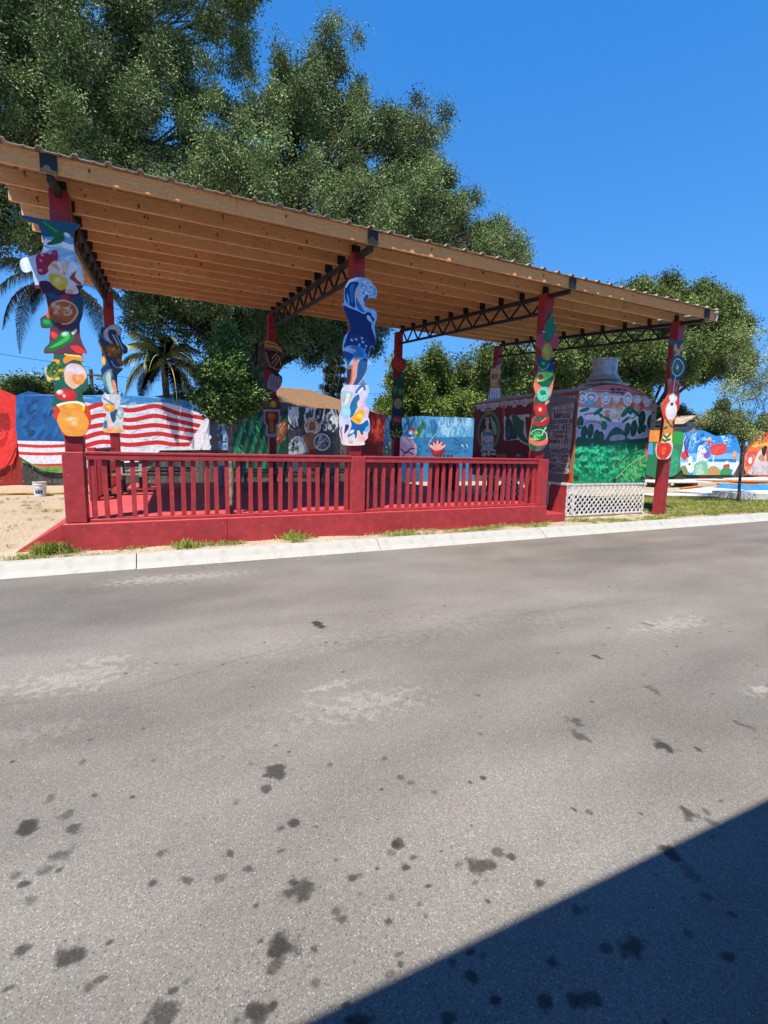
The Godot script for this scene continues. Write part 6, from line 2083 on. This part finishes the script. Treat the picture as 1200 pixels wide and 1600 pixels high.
	part("walkway", box(Vector3(40.0, 0.13, 2.6), 0.01), M.kerb, shop, Vector3(0, 0.06, 9.95))

func build_litter() -> void:
	rng.seed = 121
	var dry := leaf_cluster(1, 0.01, 0.05, 0.022, 15)
	var where := []
	var tint := []
	for i in 900:                                 # blown leaves and grit caught along the kerb, on the verge and the yard
		var k := i % 3
		var at := Vector3(rng.randf_range(-5.0, 20.0), 0.012, 1.09 + absf(rng.randfn()) * 0.10) if k == 0 else Vector3(rng.randf_range(-5.0, 20.0), 0.135, rng.randf_range(0.25, 0.66)) if k == 1 else Vector3(rng.randf_range(-7.0, -0.9), 0.135, rng.randf_range(-7.0, 0.4))
		where.append(Transform3D(Basis.from_euler(Vector3(rng.randfn() * 0.4, rng.randf() * TAU, rng.randfn() * 0.4)).scaled(Vector3.ONE * rng.randf_range(0.3, 1.0)), at))
		tint.append(Color(0.24, 0.17, 0.10).lerp(Color(0.45, 0.40, 0.33), rng.randf()))
	scatter("leaf_litter", dry, M.litter, where, tint, self)

# ------------------------------------------------------------------ the scene
func _ready() -> void:
	var cam := Camera3D.new()
	cam.name = "camera"
	cam.fov = 94.29
	cam.near = 0.05
	cam.far = 2000.0
	cam.basis = Basis(Vector3(0.9055, 0.0240, 0.4237), Vector3(0.0348, 0.9907, -0.1315), Vector3(-0.4236, 0.1341, 0.8959)).orthonormalized()
	cam.position = Vector3(1.0524, 1.6, 7.6932)
	cam.current = true
	add_child(cam)
	var sky := ProceduralSkyMaterial.new()
	sky.sky_top_color = Color(0.15, 0.415, 0.70)
	sky.sky_horizon_color = Color(0.40, 0.645, 0.89)
	sky.sky_curve = 0.22
	sky.ground_bottom_color = Color(0.30, 0.28, 0.25)
	sky.ground_horizon_color = Color(0.45, 0.52, 0.58)
	sky.sun_angle_max = 1.0
	sky.sky_energy_multiplier = 1.0
	var env := Environment.new()
	env.background_mode = Environment.BG_SKY
	env.sky = Sky.new()
	env.sky.sky_material = sky
	env.tonemap_mode = Environment.TONE_MAPPER_LINEAR
	env.tonemap_exposure = 1.65
	env.sdfgi_enabled = true
	env.ssao_enabled = true
	env.ssil_enabled = true
	var we := WorldEnvironment.new()
	we.name = "environment"
	we.environment = env
	add_child(we)
	var sun := DirectionalLight3D.new()
	sun.name = "sun"
	sun.light_color = Color(1.0, 0.95, 0.87)
	sun.light_energy = 1.6
	sun.light_angular_distance = 0.53
	sun.shadow_enabled = true
	add_child(sun)
	sun.basis = Basis.looking_at(SUN.normalized(), Vector3.UP)

	make_materials()
	rng.seed = 99
	for i in 3:
		M["pine%d" % i] = M.pine.duplicate()
		M["pine%d" % i].albedo_color = [Color(1.0, 0.95, 0.88), Color(0.95, 0.88, 0.80), Color(1.0, 0.98, 0.94)][i]
		M["pine%d" % i].uv1_offset = Vector3(i * 0.37, i * 0.21, i * 0.43)
		M["deck%d" % i] = M.red_deck.duplicate()
		M["deck%d" % i].albedo_color = [Color(0.78, 0.29, 0.315), Color(0.75, 0.28, 0.305), Color(0.80, 0.31, 0.33)][i]
		M["grey%d" % i] = M.plank_grey.duplicate()
		M["grey%d" % i].albedo_color = [Color(0.42, 0.42, 0.40), Color(0.36, 0.36, 0.345), Color(0.47, 0.46, 0.43)][i]
	M.pine_front = M.pine.duplicate()
	M.pine_front.albedo_color = Color(0.96, 0.80, 0.62)
	M.plank_green = M.plank_grey.duplicate()
	M.plank_green.albedo_color = Color(0.22, 0.36, 0.24)
	build_lane()
	build_ground()
	build_kerb()
	build_fence()
	build_house()
	build_trees()
	build_pavilion()
	build_trailer()
	build_cutouts()
	build_menu()
	build_props()
	build_litter()
